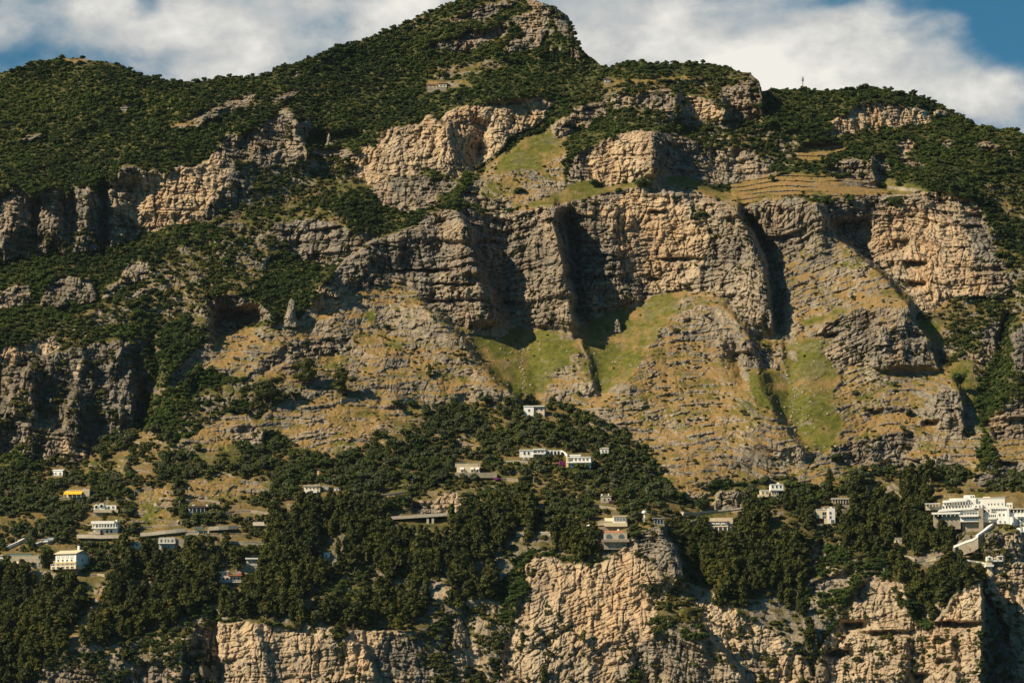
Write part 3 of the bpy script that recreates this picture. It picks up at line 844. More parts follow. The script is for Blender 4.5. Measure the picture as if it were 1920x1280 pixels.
def mat_ground():
    k = NT('ground')
    a1 = k.n('ShaderNodeAttribute', attribute_name='ground_kind')
    a2 = k.n('ShaderNodeAttribute', attribute_name='ground_more')
    s1, s2 = k.n('ShaderNodeSeparateColor'), k.n('ShaderNodeSeparateColor')
    k.t.links.new(a1.outputs['Color'], s1.inputs[0])
    k.t.links.new(a2.outputs['Color'], s2.inputs[0])
    rock_, green_, cream_ = s1.outputs[0], s1.outputs[1], s1.outputs[2]
    fl, orn, warm = s2.outputs[0], s2.outputs[1], s2.outputs[2]
    nA = k.noise(.35, 5, .6)
    nB = k.noise(1.1, 4, .65)
    streak = k.noise(1.0, 4, .6, k.scaled((.32, .32, .05)))
    grey = k.mix(k.rng(nA, .35, .65), *C_GREY)
    crm = k.mix(k.rng(streak, .35, .68), *C_CREAM)
    rk = k.mix(cream_, grey, crm)
    rk = k.mix(k.math('MULTIPLY', orn, .75), rk, C_ORANGE)
    rk = k.mix(k.math('MULTIPLY', k.rng(streak, .5, .68), .55), rk, C_STAIN)
    rk = k.mix(k.rng(nB, .35, .75, 0, .6), rk, k.mix(.5, rk, C_LICHEN))
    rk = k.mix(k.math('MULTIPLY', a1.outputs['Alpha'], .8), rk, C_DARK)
    dry = k.mix(k.rng(nB, .3, .7), *C_DRY)
    dry = k.mix(k.math('MULTIPLY', warm, .38), dry, C_SOIL)
    grs = k.mix(k.rng(nA, .3, .7), *C_GRASS)
    grd = k.mix(k.rng(k.math('ADD', green_, k.rng(k.noise(.8, 5, .7), .25, .75, -.45, .45)), .15, .85), dry, grs)
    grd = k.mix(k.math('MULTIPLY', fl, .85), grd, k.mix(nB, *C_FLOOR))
    col = k.mix(rock_, grd, rk)
    k.set(k.b.inputs['Base Color'], col)
    bump = k.n('ShaderNodeBump')
    bump.inputs['Strength'].default_value = .5
    bump.inputs['Distance'].default_value = 1.0
    k.set(bump.inputs['Height'], nB)
    k.t.links.new(bump.outputs[0], k.b.inputs['Normal'])
    return k.m


C_GREY = ((.12, .105, .085), (.33, .285, .225))
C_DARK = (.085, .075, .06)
C_CREAM = ((.46, .34, .215), (.70, .55, .37))
C_ORANGE = (.50, .30, .145)
C_STAIN = (.10, .085, .07)
C_LICHEN = (.12, .11, .09)
C_DRY = ((.165, .105, .036), (.35, .222, .085))
C_SOIL = (.26, .155, .058)
C_GRASS = ((.046, .056, .008), (.150, .142, .020))
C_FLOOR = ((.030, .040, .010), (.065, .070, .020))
mountain = build_mountain()

# the sea, one sheet to the horizon
msea = NT('sea_water')
msea.set(msea.b.inputs['Base Color'], (.01, .05, .08, 1))
msea.b.inputs['Roughness'].default_value = .12
_b = msea.n('ShaderNodeBump')
_b.inputs['Strength'].default_value = .3
msea.set(_b.inputs['Height'], msea.noise(.3, 4))
msea.t.links.new(_b.outputs[0], msea.b.inputs['Normal'])
g = 30000.0
sea = mesh_obj('sea', [(-g, -g, 0), (g, -g, 0), (g, g, 0), (-g, g, 0)], [(0, 1, 2, 3)], [msea.m])
tag(sea, kind='structure')
# ------------------------------------------------------------------ vegetation
rng = np.random.RandomState(2024)


def mat_leaf(name, c0, c1, through=.3):
    k = NT(name)
    t = k.n('ShaderNodeAttribute', attribute_name='tint', attribute_type='INSTANCER')
    r = k.n('ShaderNodeObjectInfo')
    f = k.math('ADD', k.math('MULTIPLY', r.outputs['Random'], .45), k.math('MULTIPLY', t.outputs['Fac'], .65))
    f = k.math('ADD', f, k.rng(k.noise(1.3, 3, .6), .3, .7, -.25, .25))
    col = k.mix(k.math('ADD', f, 0.0, True), c0, c1)
    col = k.mix(k.rng(f, .85, 1.25), col, tuple(x * y for x, y in zip(c1, (1.5, 1.22, .9))))
    k.set(k.b.inputs['Base Color'], col)
    k.b.inputs['Roughness'].default_value = .65
    tr = k.n('ShaderNodeBsdfTranslucent')
    k.set(tr.inputs['Color'], col)
    mx = k.n('ShaderNodeMixShader')
    mx.inputs[0].default_value = through
    k.t.links.new(k.b.outputs[0], mx.inputs[1])
    k.t.links.new(tr.outputs[0], mx.inputs[2])
    k.t.links.new(mx.outputs[0], k.out.inputs[0])
    return k.m


def mat_plain(name, c0, c1, scale=1.0, rough=.85, detail=4):
    k = NT(name)
    k.set(k.b.inputs['Base Color'], k.mix(k.rng(k.noise(scale, detail, .6), .3, .7), c0, c1))
    k.b.inputs['Roughness'].default_value = rough
    return k.m


M_PINE = mat_leaf('pine_foliage', (.022, .036, .010), (.115, .120, .022))
M_BROAD = mat_leaf('broadleaf_foliage', (.030, .054, .016), (.12, .145, .035))
M_OLIVE = mat_leaf('olive_foliage', (.060, .075, .032), (.15, .165, .075))
M_OAK = mat_leaf('oak_foliage', (.028, .054, .016), (.118, .160, .032))
M_SHRUB = mat_leaf('shrub_foliage', (.045, .058, .016), (.15, .14, .036))
M_BARK = mat_plain('bark', (.09, .065, .045), (.16, .12, .09), 3.0)
M_FLOWER = mat_leaf('bougainvillea', (.16, .02, .12), (.30, .05, .22))
M_STONE = mat_plain('pale_stone', (.24, .20, .145), (.42, .35, .26), 1.2)

_ICO = None


def ico():
    global _ICO
    if _ICO is None:
        import bmesh
        bm = bmesh.new()
        bmesh.ops.create_icosphere(bm, subdivisions=1, radius=1.0)
        _ICO = (np.array([v.co[:] for v in bm.verts]), [tuple(v.index for v in f.verts) for f in bm.faces])
        bm.free()
    return _ICO


def crown(blobs, leaves, size, rs, core=.72, up=.35):
    """leaf clumps: small four-sided sprays over a set of ellipsoids (centre, radii), with a dark inner mass"""
    V, F = [], []
    iv, if_ = ico()
    for (c, r) in blobs:
        c, r = np.array(c), np.array(r)
        b = len(V)
        jit = 1 + .22 * rs.normal(size=(len(iv), 1))
        V += list(c + iv * r * core * jit)
        F += [tuple(b + i for i in f) for f in if_]
        d = rs.normal(size=(leaves, 3))
        d /= np.linalg.norm(d, axis=1)[:, None]
        d[:, 2] = np.where(d[:, 2] < -.55, -d[:, 2], d[:, 2])
        for k in range(leaves):
            p = c + d[k] * r * rs.uniform(.78, 1.12)
            nrm = d[k] / r
            nrm = nrm / np.linalg.norm(nrm) + .42 * rs.normal(size=3) + np.array([0, 0, up])
            nrm /= np.linalg.norm(nrm)
            a = np.cross(nrm, rs.normal(size=3))
            a /= np.linalg.norm(a) + 1e-6
            e = np.cross(nrm, a)
            s = size * rs.uniform(.6, 1.3)
            b = len(V)
            V += [p - a * s, p - e * s * .8 + nrm * s * .15, p + a * s, p + e * s * .8 + nrm * s * .15]
            F.append((b, b + 1, b + 2, b + 3))
    return V, F


def trunk_geo(h, r, rs, limbs=3, lean=.05, top=.6):
    V, F = [], []

    def tube(p0, p1, r0, r1, n=6):
        p0, p1 = np.array(p0, float), np.array(p1, float)
        d = p1 - p0
        d /= np.linalg.norm(d)
        a = np.cross(d, [.3, .9, .1])
        a /= np.linalg.norm(a)
        e = np.cross(d, a)
        b = len(V)
        for (p, rr) in ((p0, r0), (p1, r1)):
            for i in range(n):
                t = 2 * math.pi * i / n
                V.append(p + (a * math.cos(t) + e * math.sin(t)) * rr)
        for i in range(n):
            F.append((b + i, b + (i + 1) % n, b + n + (i + 1) % n, b + n + i))
    m = (lean * h * rs.normal(), lean * h * rs.normal(), h * top)
    tube((0, 0, -.8), m, r, r * .6)
    for i in range(limbs):
        t = 2 * math.pi * (i + rs.uniform(0, .6)) / max(limbs, 1)
        tube((m[0] * .8, m[1] * .8, m[2] * .8), (m[0] + math.cos(t) * h * .18, m[1] + math.sin(t) * h * .18, h * rs.uniform(.7, .85)), r * .45, r * .18, 5)
    return V, F


def shape(kind, rs):
    """blobs for one unit-height crown"""
    B = []
    if kind == 'pine':                       # Aleppo pine: ragged, narrowing, tiered
        for k in range(15):
            z = .24 + .70 * (k + .5) / 15 + rs.uniform(-.03, .03)
            w = .30 * (1 - ((z - .45) / .62) ** 2) + .03
            t = rs.uniform(0, 6.28)
            q = rs.uniform(.15, .8) * w
            s = rs.uniform(.09, .15) * (1.25 - .5 * z)
            B.append(((math.cos(t) * q, math.sin(t) * q, z), (s * 1.2, s * 1.2, s * .85)))
        B.append(((0, 0, .55), (.14, .14, .3)))
    elif kind == 'cone':                     # taller, slimmer conifer
        for k in range(13):
            z = .14 + .80 * (k + .5) / 13
            w = .22 * (1.05 - z) + .02
            t = rs.uniform(0, 6.28)
            q = w * rs.uniform(.2, .8)
            s = (.12 - .06 * z) * rs.uniform(.85, 1.2)
            B.append(((math.cos(t) * q, math.sin(t) * q, z), (s * 1.1, s * 1.1, s)))
        B.append(((0, 0, .5), (.10, .10, .36)))
    elif kind == 'umbrella':
        for k in range(12):
            t = rs.uniform(0, 6.28)
            q = rs.uniform(0, .40)
            B.append(((math.cos(t) * q, math.sin(t) * q, .80 + .1 * (1 - q) + rs.uniform(-.05, .05)), (.16, .16, .085)))
    elif kind == 'broad':
        for k in range(13):
            d = rs.normal(size=3)
            d /= np.linalg.norm(d)
            q = rs.uniform(.12, .30)
            B.append(((d[0] * q * 1.25, d[1] * q * 1.25, .58 + d[2] * q * .95), tuple(np.array((.17, .17, .14)) * rs.uniform(.8, 1.25))))
    elif kind == 'shrub':
        for k in range(8):
            t = rs.uniform(0, 6.28)
            q = rs.uniform(0, .55)
            B.append(((math.cos(t) * q, math.sin(t) * q, .35 + .2 * rs.uniform() * (1 - q)), tuple(np.array((.33, .33, .36)) * rs.uniform(.7, 1.2))))
    return B


def crown_mesh(name, kind, seed, leaves, size, mat, hs):
    """a crown mesh of height hs"""
    rs = np.random.RandomState(seed)
    V, F = crown([(np.array(c) * hs, np.array(r) * hs) for c, r in shape(kind, rs)], leaves, size, rs)
    me = bpy.data.meshes.new(name)
    me.from_pydata([tuple(map(float, v)) for v in V], [], F)
    me.materials.append(mat)
    return me


def trunk_mesh(name, seed, h, r, limbs, top):
    rs = np.random.RandomState(seed)
    V, F = trunk_geo(h, r, rs, limbs, .03, top)
    me = bpy.data.meshes.new(name)
    me.from_pydata([tuple(map(float, v)) for v in V], [], F)
    me.materials.append(M_BARK)
    return me


# where nothing grows: in front of and on the houses, walls and road  (u0, v0, u1, v1)
CLEAR = []
VIEWS = []          # fronts that stay in view above the trees


def clear_mask(u, v):
    m = np.zeros(u.shape, bool)
    for (a, b, c, d) in CLEAR:
        m |= (u > a) & (u < c) & (v > b) & (v < d)
    return m


def blocks_view(u, v, top):
    m = np.zeros(u.shape, bool)
    for (a, b, c, d) in VIEWS:
        m |= (u > a - 3) & (u < c + 3) & (v > b) & (v < d + 70) & (top < d - .42 * (d - b))
    return m


def at(u, v):
    """a point of the mountain's surface seen in direction (u, v)"""
    c = int(np.clip(round((u - float(UF[0])) / DU), 0, len(UF) - 1))
    col = VV[:, c]
    r = int(np.clip(np.searchsorted(-col, -v), 0, NR - 1))
    return Vector((float(X[r, c]), float(YD[r, c]), float(Z[r, c])))


def rc(u, v):
    c = np.clip(np.round((u - UF[0]) / DU), 0, len(UF) - 1).astype(np.int32)
    t = (v - VB) / (VSS[c] - VB)
    for _ in range(4):
        t = (v - VB - (VS[c] - VSS[c]) * np.clip(t, 0, 1) ** 14) / (VSS[c] - VB)
    r = np.clip(np.round(t * (NR - 1)), 0, NR - 1).astype(np.int32)
    return r, c, (t <= 1.0) & (t > 0)


def scatter(cu, cv, dens, clump, seed, rockcut=.9, box=(-220, -25, 2140, 1390)):
    """jittered points of one kind of plant over the mountain, as array columns row, col, u, v"""
    rs = np.random.RandomState(seed)
    gu, gv = np.meshgrid(np.arange(box[0], box[2], cu), np.arange(box[1], box[3], cv))
    gu = gu + (np.arange(gu.shape[0]) % 2)[:, None] * cu * .5
    u = (gu + rs.uniform(-.55, .55, gu.shape) * cu).ravel()
    v = (gv + rs.uniform(-.55, .55, gv.shape) * cv).ravel()
    r, c, ok = rc(u, v)
    d = lut(dens)[ZI[r, c]]
    if clump > 0:
        n = fbm(X[r, c] / clump, Z[r, c] / clump * 1.2, YD[r, c] / clump / 3, 3, seed % 97)
        d = d * np.clip(.62 + 1.5 * n, 0, 2) if clump else d
    d = d * (1 - rockcut * rock[r, c])
    keep = ok & (rs.uniform(size=len(u)) < d) & ~clear_mask(u, v)
    return r[keep], c[keep], u[keep], v[keep]


def in_frame(u, v, m=4):
    return (u > -m) & (u < 1920 + m) & (v > -m) & (v < 1280 + 20)
# ------------------------------------------------------------------ houses, walls, road, poles
def mat_stonework(name, c0, c1, sc=1.0):
    k = NT(name)
    vo = k.n('ShaderNodeTexVoronoi')
    vo.inputs['Scale'].default_value = 1.6 * sc
    k.t.links.new(k.scaled((1, 1, 1.7)), vo.inputs['Vector'])
    f = k.math('ADD', k.math('MULTIPLY', vo.outputs['Color'], .5), k.rng(k.noise(.5, 4, .6), .3, .7, 0, .5))
    k.set(k.b.inputs['Base Color'], k.mix(f, c0, c1))
    return k.m


def mat_plaster(name, c, dirt=.22):
    k = NT(name)
    st = k.rng(k.noise(1.0, 4, .6, k.scaled((.9, .9, .16))), .45, .8, 0, dirt)
    k.set(k.b.inputs['Base Color'], k.mix(st, c, tuple(x * .55 for x in c)))
    k.b.inputs['Roughness'].default_value = .85
    return k.m


M_WHITE = mat_plaster('white_plaster', (.84, .81, .75))
M_CREAMW = mat_plaster('cream_plaster', (.72, .60, .40))
M_PINK = mat_plaster('pinkish_plaster', (.70, .52, .42))
M_YELW = mat_plaster('yellow_plaster', (.75, .55, .24))
M_GREYW = mat_plaster('grey_plaster', (.50, .47, .41), .3)
M_OFFW = mat_plaster('off_white_plaster', (.74, .71, .64), .25)
M_WALL = mat_stonework('stone_walling', (.20, .165, .12), (.46, .38, .28))
M_WALLP = mat_stonework('pale_stone_walling', (.32, .27, .19), (.62, .52, .37))
M_CONC = mat_plain('concrete', (.40, .35, .275), (.56, .49, .39), .8)
M_ASPH = mat_plain('asphalt', (.04, .04, .042), (.065, .063, .06), 1.5)
M_TILE = mat_plain('terracotta_tile', (.34, .13, .06), (.52, .24, .12), 2.5)
M_GLASS = mat_plain('window_glass', (.012, .016, .02), (.03, .035, .04), .8, .15)
M_BLUEGL = mat_plain('bluish_window_glass', (.07, .10, .12), (.14, .17, .19), .8, .15)
M_FRAME = mat_plain('window_frame', (.55, .52, .46), (.72, .70, .64), 2.)
M_AWN = mat_plain('yellow_awning', (.75, .42, .02), (.85, .52, .05), .7)
M_AWNW = mat_plain('white_awning', (.74, .72, .66), (.84, .82, .78), .7)
M_GREENR = mat_plain('green_roof_sheet', (.035, .085, .075), (.07, .13, .11), 1.)
M_DARKR = mat_plain('dark_roof', (.07, .05, .045), (.12, .09, .08), 1.)
M_METAL = mat_plain('galvanised_metal', (.32, .33, .33), (.45, .46, .45), 3., .45)
M_POLE = mat_plain('pole_wood', (.22, .20, .17), (.36, .33, .28), 3.)
M_TEAL = mat_plain('weathered_teal_metal', (.07, .14, .14), (.12, .20, .19), 3., .5)
M_CAR = mat_plain('silver_car_paint', (.42, .43, .45), (.48, .49, .50), .3, .25)
M_CARW = mat_plain('white_car_paint', (.70, .70, .69), (.76, .76, .75), .3, .25)
M_RED = mat_plain('red_cloth', (.42, .06, .05), (.55, .12, .09), 1.)
M_TYRE = mat_plain('tyre_rubber', (.02, .02, .02), (.03, .03, .03), 3.)


class Geo:
    def __init__(self):
        self.V, self.F = [], []

    def box(self, x0, y0, z0, x1, y1, z1):
        b = len(self.V)
        self.V += [(x0, y0, z0), (x1, y0, z0), (x1, y1, z0), (x0, y1, z0), (x0, y0, z1), (x1, y0, z1), (x1, y1, z1), (x0, y1, z1)]
        self.F += [tuple(b + i for i in f) for f in ((0, 3, 2, 1), (4, 5, 6, 7), (0, 1, 5, 4), (1, 2, 6, 5), (2, 3, 7, 6), (3, 0, 4, 7))]
        return self

    def prism(self, outline, y0, y1):
        """outline in x, z (anticlockwise seen from the front), pushed from y0 back to y1"""
        b, n = len(self.V), len(outline)
        self.V += [(x, y0, z) for x, z in outline] + [(x, y1, z) for x, z in outline]
        self.F += [tuple(b + i for i in range(n)), tuple(b + n + i for i in range(n - 1, -1, -1))]
        self.F += [(b + i, b + n + i, b + n + (i + 1) % n, b + (i + 1) % n) for i in range(n)]
        return self

    def hexa(self, pts):
        """eight corners: bottom four then top four"""
        b = len(self.V)
        self.V += [tuple(p) for p in pts]
        self.F += [tuple(b + i for i in f) for f in ((0, 3, 2, 1), (4, 5, 6, 7), (0, 1, 5, 4), (1, 2, 6, 5), (2, 3, 7, 6), (3, 0, 4, 7))]
        return self

    def tube(self, p0, p1, r0, r1, n=8):
        p0, p1 = np.array(p0, float), np.array(p1, float)
        d = p1 - p0
        d /= np.linalg.norm(d)
        a = np.cross(d, [.31, .9, .12])
        a /= np.linalg.norm(a)
        e = np.cross(d, a)
        b = len(self.V)
        for p, r in ((p0, r0), (p1, r1)):
            self.V += [tuple(p + (a * math.cos(6.2832 * i / n) + e * math.sin(6.2832 * i / n)) * r) for i in range(n)]
        self.F += [(b + i, b + (i + 1) % n, b + n + (i + 1) % n, b + n + i) for i in range(n)]
        self.F += [tuple(b + i for i in range(n - 1, -1, -1)), tuple(b + n + i for i in range(n))]
        return self

    def build(self, name, mat, parent=None):
        return mesh_obj(name, self.V, self.F, [mat], parent)


def front(u0, u1, v, pull=.6, turn=0.0):
    """distance just in front of the slope along a level line of sight, for a front turned by the given tangent"""
    us = np.linspace(u0, u1, 24)
    r_, c_, _ = rc(us, np.full(24, float(v)))
    y = YD[r_, c_] - turn * (us - (u0 + u1) / 2) * float(YD[r_, c_].mean()) / FOC
    return float(np.min(y)) - pull


class House:
    def __init__(self, name, label, cat, u0, v0, u1, v1, rz=0.0, group=None, found=3.2, depth=7.0, clear=9, fmat=None, pull=.6):
        self.Y = front(u0, u1, v1, pull, math.tan(math.radians(rz)))
        self.k = self.Y / FOC
        self.uc, self.vb = (u0 + u1) / 2, v1
        p = ray_xyz(self.uc, v1, self.Y)
        self.o = empty(name, (float(p[0]), float(p[1]), float(p[2])), math.radians(rz))
        tag(self.o, label, cat, group)
        CLEAR.append((u0 - 1, v0 - 1, u1 + 1, v1 + clear * .25))
        VIEWS.append((u0, v0, u1, v1))
        if found:
            w = (u1 - u0) / 2 * self.k - .12
            Geo().box(-w, .12, -found, w, depth, .0).build('foundation', fmat or M_WALL, self.o)

    def x(self, u):
        return (u - self.uc) * self.k

    def z(self, v):
        return (self.vb - v) * self.k

    def box(self, part, u0, v0, u1, v1, y0, y1, mat, parent=None):
        return Geo().box(self.x(u0), y0, self.z(v1), self.x(u1), y1, self.z(v0)).build(part, mat, parent or self.o)

    def win(self, u, v, w, h, y=0.0, glass=None, frame=True, part='window'):
        x0, x1, z0, z1 = self.x(u - w / 2), self.x(u + w / 2), self.z(v + h / 2), self.z(v - h / 2)
        t = .13
        g = Geo()
        g.box(x0 - t, y - .12, z0 - t, x0, y + .05, z1 + t).box(x1, y - .12, z0 - t, x1 + t, y + .05, z1 + t)
        g.box(x0, y - .12, z1, x1, y + .05, z1 + t).box(x0, y - .18, z0 - t, x1, y + .05, z0)
        xm = (x0 + x1) / 2
        if x1 - x0 > 1.0:
            g.box(xm - .04, y - .08, z0, xm + .04, y - .02, z1)
        f = g.build(part, M_FRAME, self.o)
        Geo().box(x0 + .01, y - .05, z0 + .01, x1 - .01, y + .06, z1 - .01).build('pane', glass or M_GLASS, f)
        return f

    def arch(self, u, v, w, h, y=0.0, mat=None, part='arch_window', rim=None):
        """round-headed opening standing on v"""
        x, z, r = self.x(u), self.z(v), w / 2 * self.k
        hh = max(h * self.k - r, .05)

        def outl(rr, dz=0.0):
            return [(x - rr, z + dz), (x + rr, z + dz), (x + rr, z + hh)] + [(x + rr * math.cos(a), z + hh + rr * math.sin(a)) for a in np.linspace(.3, math.pi - .3, 7)] + [(x - rr, z + hh)]
        f = Geo().prism(outl(r + .16), y - .10, y + .05).build(part, rim or M_WHITE, self.o)
        Geo().prism(outl(r, .02), y - .14, y - .02).build('pane', mat or M_GLASS, f)
        return f

    def rail(self, u0, u1, v, h, y, mat=None, part='railing', step=.9):
        x0, x1, z0, z1 = self.x(u0), self.x(u1), self.z(v), self.z(v - h)
        g = Geo().box(x0, y - .05, z1 - .1, x1, y + .05, z1)
        n = max(2, int((x1 - x0) / step))
        for i in range(n + 1):
            xx = x0 + (x1 - x0) * i / n
            g.box(xx - .05, y - .04, z0, xx + .05, y + .04, z1 - .1)
        return g.build(part, mat or M_WHITE, self.o)

    def posts(self, u0, u1, n, v0, v1, y, wid=.35, mat=None, part='column'):
        for i in range(n):
            xx = self.x(u0 + (u1 - u0) * i / (n - 1))
            Geo().box(xx - wid / 2, y, self.z(v1), xx + wid / 2, y + wid, self.z(v0)).build(part, mat or M_WHITE, self.o)

    def pitched(self, u0, u1, v_eave, rise, y0, y1, mat, over=.5, part='roof'):
        """ridge runs from left to right"""
        x0, x1, z = self.x(u0) - over, self.x(u1) + over, self.z(v_eave)
        ym, t = (y0 + y1) / 2, .22
        g = Geo()
        g.hexa([(x0, y0 - over, z), (x1, y0 - over, z), (x1, ym, z + rise), (x0, ym, z + rise), (x0, y0 - over, z + t), (x1, y0 - over, z + t), (x1, ym, z + rise + t), (x0, ym, z + rise + t)])
        g.hexa([(x0, ym, z + rise), (x1, ym, z + rise), (x1, y1 + over, z), (x0, y1 + over, z), (x0, ym, z + rise + t), (x1, ym, z + rise + t), (x1, y1 + over, z + t), (x0, y1 + over, z + t)])
        r = g.build(part, mat, self.o)
        Geo().prism([(x0 + over, 0), (x1 - over, 0), (x1 - over, .01), (x0 + over, .01)], 0, .01)
        gb = Geo()
        for xx in (x0 + over, x1 - over - .2):
            b = len(gb.V)
            gb.V += [(xx, y0, z), (xx, y1, z), (xx, ym, z + rise - .02), (xx + .2, y0, z), (xx + .2, y1, z), (xx + .2, ym, z + rise - .02)]
            gb.F += [(b, b + 2, b + 1), (b + 3, b + 4, b + 5), (b, b + 1, b + 4, b + 3), (b + 1, b + 2, b + 5, b + 4), (b + 2, b, b + 3, b + 5)]
        gb.build('gable', M_GREYW, self.o)
        return r

    def awning(self, u0, u1, v0, v1, y_back, reach, mat, part='awning'):
        x0, x1, z1, z0 = self.x(u0), self.x(u1), self.z(v0), self.z(v1)
        g = Geo().hexa([(x0, y_back - reach, z0), (x1, y_back - reach, z0), (x1, y_back, z1 - .06), (x0, y_back, z1 - .06), (x0, y_back - reach, z0 + .06), (x1, y_back - reach, z0 + .06), (x1, y_back, z1), (x0, y_back, z1)])
        g.box(x0, y_back - reach - .03, z0 - .3, x1, y_back - reach + .03, z0)
        return g.build(part, mat, self.o)


def hotel():
    H = House('hotel', 'big white terraced hotel stepping along the cliff top, many balconies', 'hotel', 1750, 925, 1925, 985, depth=14, found=0, clear=6, pull=1.2, rz=-11)
    b = H.box
    b('terrace_block', 1750, 966, 1801, 990, 1.2, 13, M_WALL)
    # left wing, three stepped storeys
    b('wall', 1760, 957, 1802, 966, 2.2, 13, M_OFFW)
    b('balcony', 1748, 959, 1801, 962.5, -1.0, 2.2, M_WHITE)
    H.posts(1752, 1799, 7, 962.5, 966, -.7)
    for i in range(8):
        H.win(1763 + i * 5, 964.3, 2.4, 3.4, 2.2)
    b('wall', 1766, 943, 1830, 957, 3.5, 13, M_OFFW)
    Geo().hexa([(H.x(1759), -.6, H.z(957.6)), (H.x(1828), -.6, H.z(954.0)), (H.x(1828), 3.4, H.z(954.0)), (H.x(1759), 3.4, H.z(957.6)),
                (H.x(1762), -.6, H.z(953.6)), (H.x(1828), -.6, H.z(949.6)), (H.x(1828), 3.4, H.z(949.6)), (H.x(1762), 3.4, H.z(953.6))]).build('balcony', M_WHITE, H.o)
    H.rail(1766, 1817, 951.5, 3.4, .3, M_OLIVE, 'planted_railing', .7)
    for i in range(9):
        H.win(1769 + i * 6, 948.0, 2.6, 4.2, 3.5)
    b('wall', 1768, 934, 1830, 943, 4.6, 13, M_OFFW)
    Geo().hexa([(H.x(1768), 2.0, H.z(940)), (H.x(1814), 2.0, H.z(937)), (H.x(1814), 4.6, H.z(937)), (H.x(1768), 4.6, H.z(940)),
                (H.x(1768), 2.0, H.z(936)), (H.x(1814), 2.0, H.z(930.5)), (H.x(1814), 4.6, H.z(930.5)), (H.x(1768), 4.6, H.z(936))]).build('parapet', M_WHITE, H.o)
    H.posts(1770, 1826, 12, 938.5, 943, 2.3, .3)
    for i in range(9):
        H.win(1772 + i * 6, 941.0, 3.0, 3.2, 4.6)
    b('roof', 1780, 930.4, 1830, 934, 5.2, 13, M_WHITE)
    b('penthouse', 1807, 924.6, 1828, 930.4, 5.4, 11, M_WHITE)
    H.win(1821, 928, 2, 3, 5.4), H.win(1825, 928, 2, 3, 5.4)
    # middle block with glazed balconies
    b('wall', 1801, 957, 1835, 977, .4, 12, M_WHITE)
    for row, hh in ((961.6, 3.6), (970.4, 2.6)):
        for i in range(6):
            H.win(1805 + i * 5.2, row, 3.4, hh, .4, M_BLUEGL)
    b('balcony', 1800, 965, 1835.5, 968, -1.2, .4, M_WHITE)
    H.rail(1808, 1835, 958.2, 2.2, -.6)
    b('wall', 1827, 943, 1842, 951.5, 2.5, 12, M_WHITE)
    H.win(1830, 947.5, 1.8, 2.8, 2.5), H.win(1837, 947.5, 1.8, 2.8, 2.5)
    b('stone_pier', 1835.5, 951.5, 1843.8, 1004, -.4, 6, M_WALL)
    # upper right wing
    b('wall', 1830, 931, 1884, 953, 6, 15, M_OFFW)
    b('roof', 1829.5, 930.2, 1884.5, 931, 5.7, 15.2, M_WHITE)
    b('roof_house', 1843, 927.5, 1856, 930.2, 7, 12, M_CREAMW)
    for uu in (1836.5, 1853, 1858.5, 1864.5, 1871, 1878.5):
        H.win(uu, 942.5 if uu > 1840 else 938, 1.8, 2.8, 6)
    b('wall', 1885, 940, 1898, 956, 6.5, 14, M_OFFW)
    H.win(1889, 946, 2, 3.2, 6.5), H.win(1894, 946, 2, 3.2, 6.5)
    # lower right blocks
    b('wall', 1843.8, 952, 1869, 978, 1.6, 13, M_OFFW)
    H.arch(1846.5, 960, 2.6, 5.5, 1.6), H.win(1854, 956.2, 2.2, 3.6, 1.6)
    b('balcony', 1853, 970, 1869, 973, .2, 1.6, M_WHITE)
    for i in range(4):
        H.win(1855.5 + i * 3.6, 966.5, 2.2, 4.6, 1.6, M_BLUEGL)
    b('parapet', 1857, 949.5, 1890, 953.8, .6, 2.0, M_WHITE)
    for i in range(7):
        H.win(1861 + i * 4.3, 956, 3.0, 2.2, .95)
    b('wall', 1857, 954.5, 1888, 958, 1.0, 4, M_WHITE)
    b('wall', 1869, 958, 1890, 982, .6, 13, M_WHITE)
    for uu, vv in ((1874, 965), (1882, 965), (1875, 978), (1884, 978.5)):
        H.win(uu, vv, 2.2, 3.2, .6)
    b('pilaster', 1888, 954, 1892.5, 993, -.4, 8, M_WHITE)
    # far right wing, tall windows, turret
    b('wall', 1892.5, 961, 1945, 996, 1.2, 13, M_OFFW)
    b('roof', 1892, 953, 1945, 955.5, .4, 13, M_WALLP)
    b('gallery', 1893, 955.5, 1945, 961, 3.2, 13, M_OFFW)
    H.posts(1894, 1940, 8, 955.5, 961, .8, .35)
    for i in range(6):
        H.win(1896.5 + i * 6, 958.6, 4, 3.6, 3.2)
    for cx in (1909, 1914.5, 1920, 1926, 1932):
        for rw in (975, 980.5, 986):
            H.win(cx, rw, 3.0, 4.0, 1.2, M_BLUEGL)
        Geo().hexa([(H.x(cx - 3), -.9, H.z(970)), (H.x(cx + 1.6), -.9, H.z(970)), (H.x(cx + 1.6), 1.2, H.z(970)), (H.x(cx - 3), 1.2, H.z(970)),
                    (H.x(cx - 3), 1.0, H.z(964.5)), (H.x(cx - 1.6), 1.0, H.z(964.5)), (H.x(cx - 1.6), 1.2, H.z(964.5)), (H.x(cx - 3), 1.2, H.z(964.5))]).build('awning', M_WHITE, H.o)
    xx = H.x(1898)
    Geo().tube((xx, 0, H.z(1003)), (xx, 0, H.z(970)), 1.25, 1.25, 16).build('turret', M_WHITE, H.o)
    H.win(1898, 982, 1.6, 2.4, -1.22), H.win(1898, 997, 2.4, 3, -1.22)
    Geo().tube((H.x(1912), -.5, H.z(1000)), (H.x(1912), -.5, H.z(991)), 1.9, 1.9, 14).build('balcony', M_WHITE, H.o)
    Geo().tube((H.x(1924), -.5, H.z(999)), (H.x(1924), -.5, H.z(990)), 1.9, 1.9, 14).build('balcony', M_WHITE, H.o)
    b('foundation', 1890, 992, 1945, 1012, .9, 12, M_WALL)
